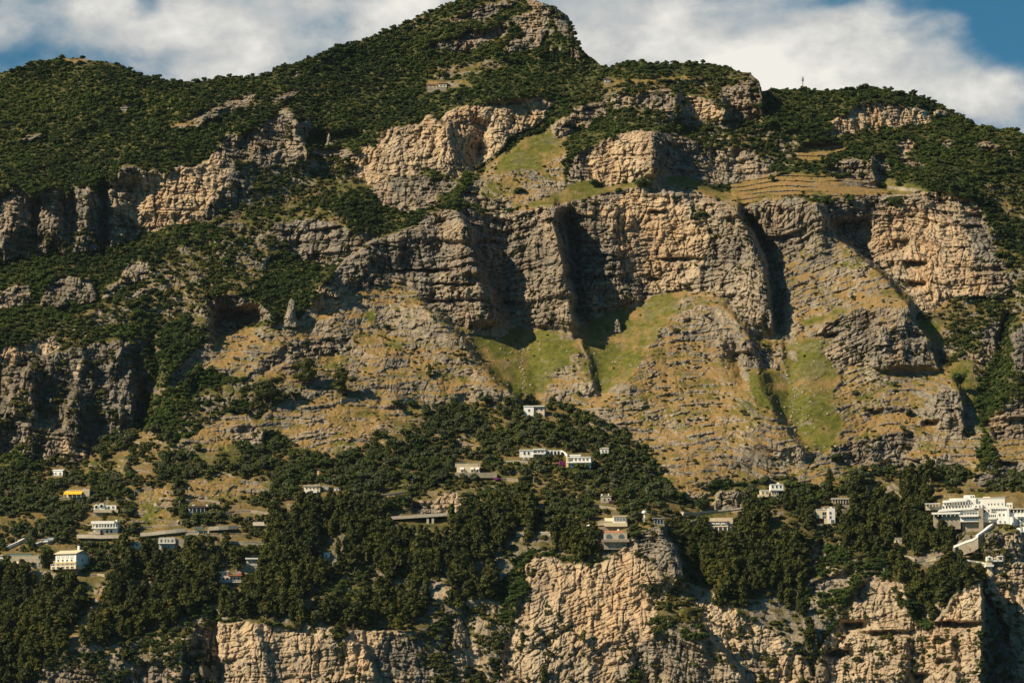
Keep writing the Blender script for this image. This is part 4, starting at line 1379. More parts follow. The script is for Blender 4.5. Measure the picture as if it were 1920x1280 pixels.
    b('foundation', 1803, 976, 1888, 1014, 2.8, 12, M_WALL)
    # garden terrace at the left end
    b('garden_terrace', 1735, 944, 1765, 952, 5, 12, M_WALLP)
    b('sunshade', 1734, 940, 1763, 941.2, 2.4, 6, M_AWNW)
    H.posts(1737, 1761, 5, 941.2, 947, 2.6, .2)
    CLEAR.append((1742, 970, 1806, 984))


hotel()


def stair_line(name, label, cat, pts, w, h, mat, lift=.6, part=None, drop=0.0, group=None, dmat=None):
    """a band following the slope through photo directions"""
    P = []
    for (u, v) in pts:
        Y_ = front(u - 3, u + 3, v, lift)
        P.append(np.array(ray_xyz(u, v, Y_)))
    c = P[len(P) // 2]
    o = empty(name, tuple(map(float, c)))
    tag(o, label, cat, group)
    g, g2 = Geo(), Geo()
    for a, b in zip(P[:-1], P[1:]):
        a, b = a - c, b - c
        d = b - a
        n = np.array([-d[1], d[0], 0])
        n = n / (np.linalg.norm(n) + 1e-6) * w
        if n[1] < 0:
            n = -n
        up = np.array([0, 0, h])
        g.hexa([a, b, b + n, a + n, a + up, b + up, b + n + up, a + n + up])
        if drop:
            dn = np.array([0, 0, -drop])
            i = n * .12
            g2.hexa([a + i + dn, b + i + dn, b + n * .9 + dn, a + n * .9 + dn, a + i, b + i, b + n * .9, a + n * .9])
    g.build(part or 'parapet', mat, o)
    if drop:
        g2.build('retaining_wall', dmat or M_WALL, o)
    us, vs = [p[0] for p in pts], [p[1] for p in pts]
    for (u0, v0), (u1, v1) in zip(pts[:-1], pts[1:]):
        n = max(1, int(abs(u1 - u0) / 12))
        for i in range(n):
            t0, t1 = i / n, (i + 1) / n
            a0, a1 = u0 + (u1 - u0) * t0, u0 + (u1 - u0) * t1
            b0, b1 = v0 + (v1 - v0) * t0, v0 + (v1 - v0) * t1
            CLEAR.append((min(a0, a1) - 2, min(b0, b1) - 5, max(a0, a1) + 2, max(b0, b1) + 3 + drop * 1.2))
            VIEWS.append((min(a0, a1), min(b0, b1) - 4, max(a0, a1), max(b0, b1) + 2 + drop * 1.2))
    return o


stair_line('cliff_stairway', 'long white-walled stairway climbing the rock to the hotel', 'stairway', P2("1788 1027 1800 1022 1812 1017 1824 1013.5 1834 1007 1850 996 1862 986 1872 978"), 1.6, 1.1, M_WHITE, 1.4, drop=5)
stair_line('sloping_wall', 'short white wall slanting down among trees left of the hotel', 'wall', P2("1640 992 1646 997 1651 1003"), .8, 1.0, M_WHITE, 1.6, drop=2)
stair_line('garden_stairway', 'sloping white-walled stairway above the stone barrack', 'stairway', P2("12 1029 24 1024 36 1018.5 47 1013"), 1.4, 1.2, M_WHITE, 1.2, drop=4, dmat=M_WALLP)
stair_line('villa_stairway', 'short white stair wall joining two white villas on the terraces', 'stairway', P2("1052 847 1057 850 1063 856"), .8, .9, M_WHITE, 1.4, drop=2)
for (lab, pts, dr, m) in (
        ('long pale retaining wall under the hotel woods, beside a grassy patch', "1712 1055 1735 1050 1755 1044 1775 1037", 3.2, M_WALLP),
        ('low rough stone wall left of the long pale one below the hotel', "1690 1042 1705 1044 1715 1048", 2.0, M_WALL),
        ('tan retaining wall on the dry terraces above the flat dark-roofed house', "346 939 370 938 392 938 412 942", 2.6, M_WALL),
        ('stone terrace wall right of the flat dark-roofed house', "420 962 440 958 470 958 505 962", 2.6, M_WALL),
        ('stepped grey wall just above the left coast road section', "262 988 285 987 315 985 334 980 336 976", 3.2, M_WALL),
        ('weathered grey terrace wall below the stone farmhouse', "935 898 950 897 972 899", 4.0, M_WALL),
        ('low stone wall in the olive terraces left of the white villas', "944 866 965 864 990 866", 2.4, M_WALLP),
        ('ochre stone wall under the pines below the coast road end', "432 1016 455 1016 478 1016 498 1017", 3.0, M_WALLP),
        ('tan wall at the top of the bare gully below the big gabled villa', "170 1078 182 1077 196 1078", 4.0, M_WALLP),
        ('broken stone wall by the yellow awning house', "108 935 125 933 152 933", 2.0, M_WALLP),
        ('stone terrace wall among trees near the small stone house', "1109 946 1122 948 1140 951 1156 954", 2.6, M_WALL),
        ('pale wall fragment in trees left of the parasols', "968 1000 985 999", 2.2, M_WALL),
        ('second pale wall fragment in trees, nearer the parasols', "1010 998 1032 999", 2.2, M_WALL),
        ('stone wall on the dry slope beside the lone umbrella pine', "640 750 655 747 668 750", 3.0, M_WALL),
        ('thin grey wall on the dark slope near the pole row', "716 928 740 925 760 922", 1.6, M_WALL)):
    stair_line('stone_wall', lab, 'wall', P2(pts), 1.0, .5, M_CONC if dr < 2.5 else m, 1.1, part='coping', drop=dr, dmat=m, group='stone terrace walls')


# ---- villas and houses
def villa_gabled():
    H = House('gabled_villa', 'large white gabled villa with grey side wall and tall white chimney', 'villa', 100, 1021, 146, 1067, rz=-22, depth=13)
    H.box('terrace', 96, 1060, 150, 1067, -2.2, 12, M_CREAMW)
    H.box('wall', 101, 1038, 145, 1060, 0, 11, M_WHITE)
    H.pitched(101, 145, 1038, 1.9, 0, 11, M_CREAMW, .7)
    H.box('chimney', 133, 1021, 137, 1034, 6.2, 7.3, M_WHITE)
    for i in range(4):
        H.win(107 + i * 9.5, 1043, 5, 5, 0, M_FRAME)
        H.win(107 + i * 9.5, 1050.5, 3.4, 4.2, 0)
    H.box('balcony', 100, 1054, 146, 1055.4, -1.4, 0, M_YELW)
    H.rail(100, 146, 1054, 2.6, -1.3)
    for i in range(4):
        H.win(107 + i * 10, 1057.8, 5, 4, 0, M_GLASS)
    for i in range(5):
        H.win(102 + i * 10, 1064, 5.2, 3.4, -2.2)
    H.rail(96, 150, 1060, 3, -2.1)
    x = H.x(145)
    f = Geo().box(x - .02, 5, H.z(1051), x + .1, 6.2, H.z(1046)).build('window', M_FRAME, H.o)
    Geo().box(x + .05, 5.15, H.z(1050.5), x + .13, 6.05, H.z(1046.5)).build('pane', M_GLASS, f)


villa_gabled()

H = House('annex_house', 'small yellow house with a rounded gable right of the gabled villa', 'house', 153, 1035, 168, 1056, depth=6)
H.box('wall', 153, 1041, 168, 1056, 0, 6, M_YELW)
k = [(H.x(153), H.z(1041)), (H.x(168), H.z(1041))] + [(H.x(160.5 + 7.5 * math.cos(a)), H.z(1041 - 5 * math.sin(a))) for a in np.linspace(.25, math.pi - .25, 7)]
Geo().prism(k, .0, 6).build('rounded_gable', M_YELW, H.o)
H.win(161, 1039, 4, 3), H.win(159, 1049, 3.4, 4.4), H.win(165, 1049, 3, 4.4)

H = House('stone_barrack', 'long pale stone barrack with blind upper wall and green sheet roof', 'house', 18, 1036, 79, 1061, depth=9, rz=-4)
H.box('wall', 18, 1041, 79, 1061, 0, 9, M_WALLP)
H.box('coping', 17.6, 1040.2, 79.4, 1041, -.12, 9.1, M_CONC)
H.pitched(8, 54, 1040, 1.0, 3.2, 9, M_GREENR, .3)
for i, uu in enumerate((22, 39, 58, 66, 73.5)):
    H.win(uu, 1056.5, 2.6, 5, 0)
H.arch(49, 1061, 5.4, 6.4, 0)
H.awning(27, 35, 1052, 1056, 0, 1.2, M_CREAMW)
H.win(31, 1057.5, 4, 4, 0)

H = House('end_house', 'white house end cut by the left edge of the photograph', 'house', -20, 1040, 6, 1056, depth=8)
H.box('wall', -20, 1041, 6, 1056, 0, 8, M_WHITE)
H.box('roof', -20.6, 1040, 6.6, 1041, -.4, 8.3, M_AWNW)
H.win(-3, 1049, 3, 4), H.win(2, 1049, 3, 4)

H = House('arcade_villa', 'white villa with three small arches and long roof parapet above the coast road', 'villa', 172, 975, 222, 998, depth=9, rz=-8)
H.box('wall', 175, 982, 221, 998, 0, 9, M_WHITE)
H.box('parapet', 171, 976.5, 216, 981.6, -1.4, 8, M_WHITE)
H.box('chimney', 215, 973.5, 219, 982, 1, 2.2, M_WHITE)
H.posts(174, 218, 9, 981.6, 989, -1.2, .28)
H.box('balcony', 172, 989, 222, 990.4, -1.5, .0, M_WHITE)
for i in range(6):
    H.win(182 + i * 7, 985.5, 4.4, 5, 0, M_BLUEGL)
for uu in (190, 201, 209):
    H.arch(uu, 998, 4.6, 5.2, -.02)
H.box('terrace', 168, 996.5, 190, 1002, -2.4, 0, M_WALLP)

H = House('domed_villa', 'white villa with two big round arches side by side on the terraces', 'villa', 172, 942, 222, 961, depth=7)
H.box('wall', 176, 949, 196, 959, 0, 7, M_WHITE)
for uu, vv in ((180.5, 950), (190, 948)):
    k = [(H.x(uu - 5), H.z(vv)), (H.x(uu + 5), H.z(vv))] + [(H.x(uu + 5 * math.cos(a)), H.z(vv - 5 * math.sin(a))) for a in np.linspace(.2, math.pi - .2, 9)]
    Geo().prism(k, -.25, 6).build('vault', M_WHITE, H.o)
    H.arch(uu, vv + 3, 5, 6, -.25)
H.box('wall', 196, 946, 217, 954, 1.5, 8, M_WHITE)
H.box('terrace', 176, 955, 222, 961, -1.6, 2, M_WALLP)
H.rail(172, 190, 956, 2.4, -1.5)
H.win(203, 950, 3, 3.6, 1.5), H.win(211, 950, 3, 3.6, 1.5)

H = House('awning_house', 'low stone house with a long bright yellow awning', 'house', 120, 916, 169, 933, depth=8, rz=-8)
H.box('wall', 124, 919, 156, 932, 0, 7, M_CREAMW)
H.box('wall', 156, 916, 169, 932, -.6, 7, M_WALLP)
H.box('roof', 130, 917.6, 156, 919, -.3, 7.2, M_CONC)
H.awning(121, 156, 920, 926.5, 0, 3.0, M_AWN)
H.posts(122, 155, 5, 927, 933, -2.8, .16)
for i in range(4):
    H.win(129 + i * 7.4, 928, 3.4, 5, 0)

H = House('white_cottage', 'tiny white cottage alone on the far-left olive slope', 'house', 98, 880, 118, 891, depth=5, rz=-12)
H.box('wall', 98, 882, 118, 891, 0, 5, M_WHITE)
H.pitched(98, 118, 882, .7, 0, 5, M_AWNW, .2)
H.win(104, 887, 2, 2.6), H.win(113, 887.6, 2.4, 4, part='door')

H = House('flat_roofed_house', 'low house under a flat dark red-brown roof on the dry terraces', 'house', 352, 945, 386, 962, depth=7)
H.box('wall', 354, 952, 384, 962, 0, 7, M_GREYW)
H.box('roof', 352, 948, 386, 951.6, -1.6, 7.4, M_DARKR)
H.posts(354, 384, 5, 951.6, 960, -1.3, .25, M_GREYW)
H.box('roof_tank', 359, 944.6, 364, 947.6, 2, 3, M_WHITE)
H.box('roof_tank', 385, 944.6, 389, 948.6, 2, 3, M_WHITE)
for i in range(4):
    H.win(358 + i * 7.4, 956.5, 3.4, 5, 0)

H = House('road_house', 'house tucked under the coast road with a white balcony across its front', 'house', 296, 1006, 345, 1030, depth=8)
H.box('wall', 298, 1007, 328, 1030, 0, 8, M_GREYW)
H.box('wall', 328, 1010, 345, 1030, .8, 8, M_WALL)
H.box('balcony', 297, 1017, 329, 1019, -1.6, 0, M_WHITE)
H.rail(297, 329, 1017, 4, -1.5)
H.posts(298, 328, 4, 1009, 1017, -1.4, .2)
for i in range(4):
    H.win(302 + i * 7, 1013.5, 4, 6, 0)
H.win(304, 1025, 3, 3), H.win(316, 1025, 3, 3)

H = House('pale_villa', 'white house front half hidden by pines under the coast road', 'house', 244, 1014, 262, 1034, depth=7)
H.box('wall', 244, 1016, 262, 1034, 0, 7, M_WHITE)
H.box('roof', 243, 1014.6, 263, 1016, -.5, 7.3, M_CONC)
H.win(249, 1021, 3, 4), H.win(257, 1021, 3, 4), H.win(249, 1029, 3, 4)

H = House('red_roofed_house', 'small house with white balcony and dull red roof edge amid dark pines', 'house', 406, 1070, 453, 1091, depth=7)
H.box('wall', 408, 1079, 452, 1091, 0, 7, M_PINK)
H.box('upper_storey', 408, 1071, 428, 1079, 1, 6, M_CREAMW)
H.box('roof', 407, 1069.8, 429, 1071, .6, 6.4, M_WHITE)
H.box('roof', 428, 1077.4, 454, 1079.2, -1.5, 7, M_TILE)
H.rail(408, 452, 1091, 4, -1.4)
H.box('balcony', 407, 1090, 453, 1092, -1.6, 0, M_GREYW)
for i in range(6):
    H.win(412 + i * 7, 1085, 3.4, 5.4, 0)
H.win(413, 1075.4, 2.4, 3, 1), H.win(422, 1075.4, 2.4, 4, 1)
H.box('sunblind', 446, 1074.5, 452, 1078, -.8, .2, M_RED)

H = House('stone_cottage', 'grey cottage with a flat white roof in the pines right of the long road', 'house', 460, 1044, 484, 1060, depth=6)
H.box('wall', 462, 1048, 482, 1060, 0, 6, M_GREYW)
H.box('roof', 460, 1045.6, 484, 1048, -1.2, 6.3, M_WHITE)
H.win(467, 1053, 3, 4), H.win(476, 1053, 3, 4)

H = House('slope_house', 'long cream house with small dark windows alone below the central olive slope', 'house', 569, 908, 600, 923, depth=7)
H.box('wall', 570, 911, 600, 923, 0, 7, M_CREAMW)
H.box('roof', 568.6, 909, 601, 911, -.6, 7.4, M_CONC)
H.box('terrace', 571, 919, 595, 924, -2, 0, M_WHITE)
H.box('chimney', 597, 904, 599, 909, 2, 2.6, M_WALL)
H.box('roof_tank', 588, 906.4, 594, 909, 3, 4.4, M_METAL)
for i in range(4):
    H.win(575 + i * 6.6, 915, 2.6, 3.2, 0)
H = House('water_tank', 'blue-grey metal water tank beside the cream slope house', 'tank', 605, 911, 617, 918, depth=3, found=2)
H.box('shell', 606, 912, 616, 918, 0, 2.4, M_METAL)
H.box('lid', 605.6, 911.4, 616.4, 912, -.1, 2.5, M_WHITE)
H = House('white_shed', 'low white shed right of the blue-grey tank', 'shed', 626, 914, 639, 919, depth=3, found=2)
H.box('wall', 626, 915, 639, 919, 0, 3, M_WHITE)
H.box('roof', 625.4, 914, 639.6, 915, -.2, 3.2, M_CONC)
H.win(631, 917, 1.6, 2.4, part='door')
H = House('brick_pillar', 'slim yellow masonry pillar above the cream slope house', 'pillar', 594, 882, 599, 894, depth=1.2, found=2)
H.box('shaft', 594.6, 883, 598.4, 894, 0, 1.0, M_YELW)
H.box('cap', 594, 882, 599, 883, -.15, 1.15, M_CREAMW)
H = House('boulder_hut', 'small white hut alone in the middle of the dark pine wood', 'hut', 606, 1034, 619, 1044, depth=3, rz=-10)
H.box('wall', 607, 1036, 618, 1044, 0, 3, M_WHITE)
H.box('roof', 606, 1034.8, 619, 1036, -.2, 3.2, M_AWNW)
H.win(612, 1041, 2.4, 4, part='door')

H = House('stone_farmhouse', 'stone farmhouse with roof terrace and three small white awnings', 'house', 853, 864, 905, 896, depth=8)
H.box('wall', 856, 874, 900, 886, 1.5, 8, M_CREAMW)
H.box('roof', 853, 867, 901, 874, 2.4, 8.4, M_WALLP)
H.rail(854, 900, 867, 2.6, 2.6, M_POLE)
H.box('terrace', 853, 886, 932, 896, -1.4, 3, M_WALL)
for uu, w in ((866, 7), (885, 6), (895, 6)):
    H.awning(uu - w / 2, uu + w / 2, 875.4, 878.6, 1.5, 1.3, M_AWNW)
    H.win(uu, 881.6, 3.2, 5, 1.5)
H.posts(897, 900, 2, 864, 874, 2.4, .2, M_METAL, 'pergola_post')
CLEAR.append((900, 884, 934, 903))

H = House('white_villa', 'white two-level villa left of the purple bougainvillea', 'villa', 973, 840, 1023, 858, depth=8)
H.box('wall', 974, 844, 1000, 857, 0, 8, M_WHITE)
H.box('wall', 1000, 842, 1023, 857, .8, 8, M_WHITE)
H.box('roof', 973, 842.6, 1000, 844, -.3, 8.2, M_AWNW)
H.box('roof', 999.5, 840.4, 1024, 842, .2, 8.2, M_AWNW)
H.win(983, 849, 3, 5), H.win(991, 849, 3, 5)
for i in range(3):
    H.win(1004 + i * 6.6, 846, 5, 3.2, .8)
H.box('balcony', 1000, 849, 1023, 851.6, -1.0, .8, M_WHITE)
H.posts(982, 998, 3, 853, 861, -1, .4)
H.win(1005, 854.6, 3, 3.6, .8), H.win(1012, 854.6, 3, 3.6, .8)

H = House('garden_pergola', 'white arched garden pergola between two white villas', 'pergola', 1024, 842, 1052, 853, depth=2.5, found=2)
H.box('beam', 1024, 843.4, 1052, 845, 0, 2.2, M_WHITE)
H.posts(1025, 1051, 5, 845, 853, 0, .5, None, 'pillar')
for uu in (1028, 1034.6, 1041, 1047.6):
    H.arch(uu, 853, 4.4, 7, .3)

H = House('balcony_villa', 'white villa with wrapping balconies right of the purple bougainvillea', 'villa', 1061, 850, 1108, 877, depth=9, rz=-8)
H.box('wall', 1062, 857, 1108, 877, 0, 9, M_WHITE)
H.box('upper_storey', 1068, 852.6, 1088, 857, 1.5, 8, M_WHITE)
H.box('roof', 1067, 851, 1089, 852.6, 1.1, 8.4, M_AWNW)
H.box('roof', 1061, 856, 1109, 857, -.4, 9.2, M_AWNW)
H.box('balcony', 1062, 865, 1109, 867.6, -1.4, 0, M_WHITE)
for i in range(5):
    H.win(1072 + i * 7.4, 861, 4, 4, 0)
for i in range(4):
    H.win(1074 + i * 8, 872, 3.4, 4.6, 0)
H.box('buttress', 1061.4, 857, 1066, 880, -1.2, 0, M_YELW)

H = House('hillside_chalet', 'small white house half hidden by trees right of the balconied villa', 'house', 1124, 838, 1142, 850, depth=5)
H.box('wall', 1125, 841, 1141, 850, 0, 5, M_WHITE)
H.pitched(1125, 1141, 841, .7, 0, 5, M_CONC, .2)
H.win(1130, 845, 2.4, 3), H.win(1136, 845, 2.4, 3)

H = House('square_house', 'lone square white house with four openings at the top of the trees', 'house', 982, 760, 1022, 780, depth=9, rz=-6)
H.box('wall', 982, 762, 1001, 780, -.8, 8, M_WHITE)
H.box('wall', 1001, 764, 1021, 780, 0, 8, M_PINK)
H.box('roof', 981.4, 760.4, 1021.6, 762, -1.1, 8.3, M_WHITE)
H.box('parapet', 1001, 762, 1021, 764, -.1, 8, M_WHITE)
H.win(992, 769, 3, 4, -.8), H.win(1006, 767, 3.4, 4.4), H.win(1015, 767, 3.4, 4.4)
H.arch(1006, 778, 3.4, 5, 0), H.arch(1012, 778, 3.4, 5, 0)

# ---- the cliff-top villas in the middle
H = House('stone_hut', 'small stone house with two white chimneys in trees above the cliff-top villa', 'house', 1126, 925, 1147, 942, depth=5)
H.box('wall', 1127, 930, 1146, 942, 0, 5, M_WALLP)
H.box('roof', 1126, 928.6, 1147, 930, -.3, 5.2, M_CONC)
H.box('chimney', 1127, 925, 1130, 928.6, 1, 1.7, M_WHITE)
H.box('chimney', 1140, 924, 1142, 928.6, 1, 1.5, M_WHITE)
H.win(1133, 936, 3, 4), H.win(1141, 936, 3, 4)
H = House('garden_pavilion', 'white pavilion with wide windows on the terrace above the arched stone villa', 'villa', 1122, 965, 1175, 987, depth=8)
H.box('wall', 1150, 968, 1174, 980, 0, 7, M_WHITE)
H.box('roof', 1149, 966, 1175, 968, -.4, 7.3, M_CREAMW)
H.box('terrace', 1134, 980, 1176, 987, -1.4, 7, M_CREAMW)
H.box('terrace', 1122, 978, 1150, 984, 1.4, 7, M_WALLP)
H.rail(1122, 1150, 978, 2.4, 1.5)
for i in range(4):
    H.win(1154 + i * 5.4, 973.4, 4.2, 5.6, 0, M_BLUEGL)
H.awning(1134, 1149, 969, 975, 4, 2.0, M_CREAMW)
H = House('arched_villa', 'stone villa with two large round arched windows and terracotta roof', 'villa', 1132, 992, 1176, 1013, depth=8, found=4)
H.box('wall', 1133, 998, 1176, 1013, 0, 8, M_WALLP)
H.pitched(1136, 1168, 998, 1.1, 1, 7, M_TILE, .5)
H.box('chimney', 1158, 990, 1161.5, 996, 3, 3.8, M_WHITE)
H.rail(1164, 1176, 998, 3, .2, M_TILE)
H.arch(1142, 1009, 10, 8, 0, M_BLUEGL, rim=M_WALL), H.arch(1165, 1009, 10, 8, 0, M_BLUEGL, rim=M_WALL)
H.box('terrace', 1128, 1011, 1180, 1016, -1.6, 1, M_WALL)
H = House('round_lookout', 'white round-topped pillar stair at the cliff edge', 'lookout', 1203, 956, 1214, 981, depth=2, found=3)
x = H.x(1208.5)
Geo().tube((x, 1.2, H.z(961)), (x, 1.2, H.z(957.4)), 1.2, 1.1, 14).tube((x, 1.2, H.z(957.4)), (x, 1.2, H.z(956)), 1.1, .4, 14).build('canopy', M_WHITE, H.o)
Geo().tube((x, 1.2, 0), (x, 1.2, H.z(961)), .32, .3, 10).build('post', M_WHITE, H.o)
g = Geo()
for i in range(12):
    a = i * .75
    z = H.z(980 - i * 1.5)
    g.box(x + .62 * math.cos(a) - .3, 1.2 + .62 * math.sin(a) - .3, z, x + .62 * math.cos(a) + .3, 1.2 + .62 * math.sin(a) + .3, z + .12)
g.build('steps', M_WHITE, H.o)
H = House('glass_gazebo', 'low bluish gazebo with a flat roof on the cliff edge', 'gazebo', 1226, 970, 1245, 983, depth=4, found=4)
H.box('roof', 1224, 970, 1246, 971.4, -.4, 4.2, M_METAL)
H.posts(1227, 1244, 4, 971.4, 983, 0, .2, M_METAL)
H.box('glazing', 1228, 974, 1243, 982, .4, 3.6, M_BLUEGL)
H.box('plinth', 1225, 982, 1246, 986, -.3, 4, M_WALL)


def parasol(u, v, w, label, square=True):
    Y_ = front(u - 3, u + 3, v, .8)
    p = ray_xyz(u, v, Y_)
    k_ = Y_ / FOC
    o = empty('parasol', tuple(map(float, p)))
    tag(o, label, 'parasol', 'white parasols by the cliff-top villa')
    Geo().tube((0, 0, -.5), (0, 0, 2.5), .05, .05, 6).build('pole', M_METAL, o)
    r = w * k_ / 2
    n = 8
    V = [(0, 0, 2.9)] + [(r * math.cos(6.2832 * i / n), r * math.sin(6.2832 * i / n), 2.1) for i in range(n)] + [(0, 0, 2.8)]
    F = [(0, 1 + i, 1 + (i + 1) % n) for i in range(n)] + [(n + 1, 1 + (i + 1) % n, 1 + i) for i in range(n)]
    mesh_obj('canopy', V, F, [M_AWNW], o)
    CLEAR.append((u - w / 2 - 1, v - 16, u + w / 2 + 1, v + 8))


parasol(1104.5, 994, 13, 'largest white parasol, alone left of the white pavilion')
parasol(1116, 1021, 11, 'white parasol beside the arched villa, under its terrace')
parasol(1101, 1019, 6, 'smallest white parasol, half lost in the trees below the arched villa')

# ---- right-hand houses
H = House('pink_villa', 'pinkish villa with three white-shaded windows under a planted road terrace', 'villa', 1328, 968, 1374, 994, depth=8, rz=-8)
H.box('wall', 1330, 977, 1364, 988, 0, 7, M_WHITE)
H.box('upper_storey', 1330, 969, 1374, 977, 2.5, 8, M_WALLP)
H.box('wall', 1364, 978, 1374, 988, 1.5, 7, M_PINK)
H.box('roof', 1329, 976, 1365, 977.4, -1.2, 3, M_PINK)
for uu in (1337, 1346, 1356):
    H.awning(uu - 3.6, uu + 3.6, 978, 981, 0, .8, M_AWNW)
    H.win(uu, 983, 4.4, 3.4)
H.box('balcony', 1329, 985.6, 1366, 987.4, -1.2, 0, M_CREAMW)
H.posts(1331, 1364, 5, 987.4, 994, -1, .4)
H.box('lower_storey', 1332, 988, 1372, 994, .6, 7, M_PINK)
stair_line('planted_terrace', 'long pale terrace wall topped by yellow-green hedge, above the pink villa', 'terrace', P2("1282 962 1300 962.5 1320 961 1345 958.5 1370 956 1394 953"), 3.0, .7, M_CONC, 1.5, part='coping', drop=3.0, dmat=M_WALLP)
stair_line('terrace_bank', 'short pale terrace wall left of the pink villa', 'terrace', P2("1296 978 1308 976"), 2.0, .5, M_CONC, 1.5, part='coping', drop=3.0, dmat=M_WALL)
H = House('rock_house', 'tall narrow white house on the rocks above the dark gully', 'house', 1444, 903, 1470, 936, depth=7, found=4)
H.box('wall', 1445, 908, 1469, 920, 0, 7, M_WHITE)
H.box('lower_storey', 1446, 920, 1460, 936, -.6, 7, M_CREAMW)
H.box('chimney', 1458, 903, 1462, 908, 2, 3, M_WHITE)
H.box('roof', 1444.4, 907, 1469.6, 908, -.2, 7.2, M_WHITE)
for i in range(3):
    H.win(1449 + i * 7.4, 912, 3, 4.4)
H.box('balcony', 1444, 918, 1470, 920, -1.2, 0, M_GREYW)
for i in range(3):
    H.win(1449 + i * 4.4, 924, 2.6, 4, -.6)
H = House('rock_annex', 'low cream annex left of the tall narrow white house', 'house', 1424, 917, 1442, 937, depth=6, found=4)
H.box('wall', 1426, 919, 1442, 931, 0, 6, M_CREAMW)
H.box('roof', 1425.4, 918, 1442.6, 919, -.2, 6.2, M_WHITE)
H.box('stair_block', 1421, 927, 1430, 938, -1.2, 4, M_CREAMW)
H.win(1430, 923, 2.6, 3.2), H.win(1438, 923, 3.4, 2.6)
H = House('tower_house', 'white house with stumpy corner tower and black window holes on a rock spur', 'house', 1530, 949, 1567, 981, depth=8, found=3)
H.box('wall', 1531, 954, 1553, 971, .8, 8, M_CREAMW)
H.box('tower', 1553, 952, 1566, 981, 0, 7, M_WHITE)
H.box('lower_storey', 1546, 971, 1553, 981, .3, 7, M_CREAMW)
H.box('chimney', 1545, 951, 1547.4, 954, 2, 2.7, M_WHITE)
H.box('chimney', 1558, 948.6, 1560.6, 952, 2, 2.7, M_WHITE)
H.box('coping', 1530.6, 953.2, 1553, 954, .6, 8.2, M_WHITE)
H.win(1546, 962, 7, 6, .8), H.win(1546, 969, 7, 3.4, .8), H.win(1557, 961, 3, 4), H.win(1557, 969, 3, 4), H.win(1561, 977, 5, 6, part='door')
H = House('road_gallery', 'grey road gallery with dark openings emerging from the trees behind the tower house', 'gallery', 1560, 933, 1597, 945, depth=7, found=2)
H.box('roof', 1559, 933, 1598, 936, -.5, 7, M_CONC)
H.posts(1561, 1596, 8, 936, 944, -.2, .5, M_CONC)
H.box('back_wall', 1560, 936, 1597, 945, 3, 6.6, M_DARKR)
H = House('garden_hut', 'small pale hut with a grass terrace below the hotel woods', 'hut', 1676, 1006, 1692, 1018, depth=4)
H.box('wall', 1677, 1009, 1691, 1018, 0, 4, M_CREAMW)
H.box('roof', 1676, 1007.4, 1692, 1009, -.2, 4.2, M_WALLP)
H.win(1681, 1013.6, 2.4, 4), H.win(1687, 1013, 2, 2.6)
H = House('cliff_lift_house', 'white lift house clinging to the rock with a tall shaft below it', 'lift house', 1846, 1040, 1870, 1074, depth=5, found=0, clear=40)
H.box('upper_room', 1851, 1043, 1862, 1050, 0, 4, M_WHITE)
H.box('lower_room', 1851, 1050, 1861, 1058, .6, 4, M_WALLP)
H.box('platform', 1848, 1058, 1863, 1062, -1.2, 4, M_WHITE)
H.box('shaft', 1853, 1062, 1861, 1085, .4, 4, M_CREAMW)
Geo().hexa([(H.x(1856), .6, H.z(1104)), (H.x(1858), .6, H.z(1104)), (H.x(1858), 3, H.z(1104)), (H.x(1856), 3, H.z(1104)), (H.x(1853.5), .5, H.z(1085)), (H.x(1860.5), .5, H.z(1085)), (H.x(1860.5), 3, H.z(1085)), (H.x(1853.5), 3, H.z(1085))]).build('shaft_foot', M_WHITE, H.o)
H.box('side_porch', 1871, 1041, 1882, 1043, 0, 3, M_WHITE)
H.posts(1872, 1881, 2, 1043, 1052, .2, .3)
H.box('walkway', 1862, 1049, 1882, 1052, .2, 3, M_WHITE)
H.box('chimney', 1855, 1040.6, 1857, 1043, 1, 1.6, M_WHITE)
H.win(1856, 1046.6, 4, 3.4)
stair_line('cliff_path', 'thin white-edged path leading left from the lift house', 'path', P2("1808 1050 1818 1052 1830 1054 1842 1056 1849 1058"), 1.2, .7, M_WHITE, 1.2, drop=1)

# ---- houses high on the mountain
H = House('red_roof_farm', 'tiny farm with orange tiled roofs in the forest under the summit', 'house', 801, 151, 838, 164, depth=9, found=3, clear=44)
H.box('wall', 822, 156, 838, 164, 0, 8, M_CREAMW)
H.pitched(822, 838, 156, 1.2, 0, 8, M_TILE, .5)
H.box('wall', 801, 157.5, 820, 163, 2, 8, M_WALLP)
H.pitched(801, 820, 157.5, 1.0, 2, 8, M_TILE, .5)
H.win(827, 160, 2.4, 2.8), H.win(833, 160, 2.4, 2.8), H.win(806, 160.4, 2.4, 2.6, 2), H.win(814, 160.4, 2.4, 2.6, 2)
H = House('ridge_hut', 'small grey hut at the edge of the high fields right of the summit slope', 'hut', 1132, 145, 1146, 155, depth=6, found=3, clear=44)
H.box('wall', 1133, 149, 1145, 155, 0, 6, M_GREYW)
H.pitched(1133, 1145, 149, 1.1, 0, 6, M_DARKR, .4)
H.win(1137, 152, 2, 2.4), H.win(1142, 152, 2, 2.4)
H = House('forest_hut', 'tiny pale stone hut in the pale green forest of the left hill', 'hut', 225, 199, 239, 208, depth=6, found=3, clear=44)
H.box('wall', 226, 202.4, 238, 208, 0, 6, M_WALLP)
H.pitched(226, 238, 202.4, .9, 0, 6, M_CONC, .4)
H.win(230, 205, 1.8, 2.4)

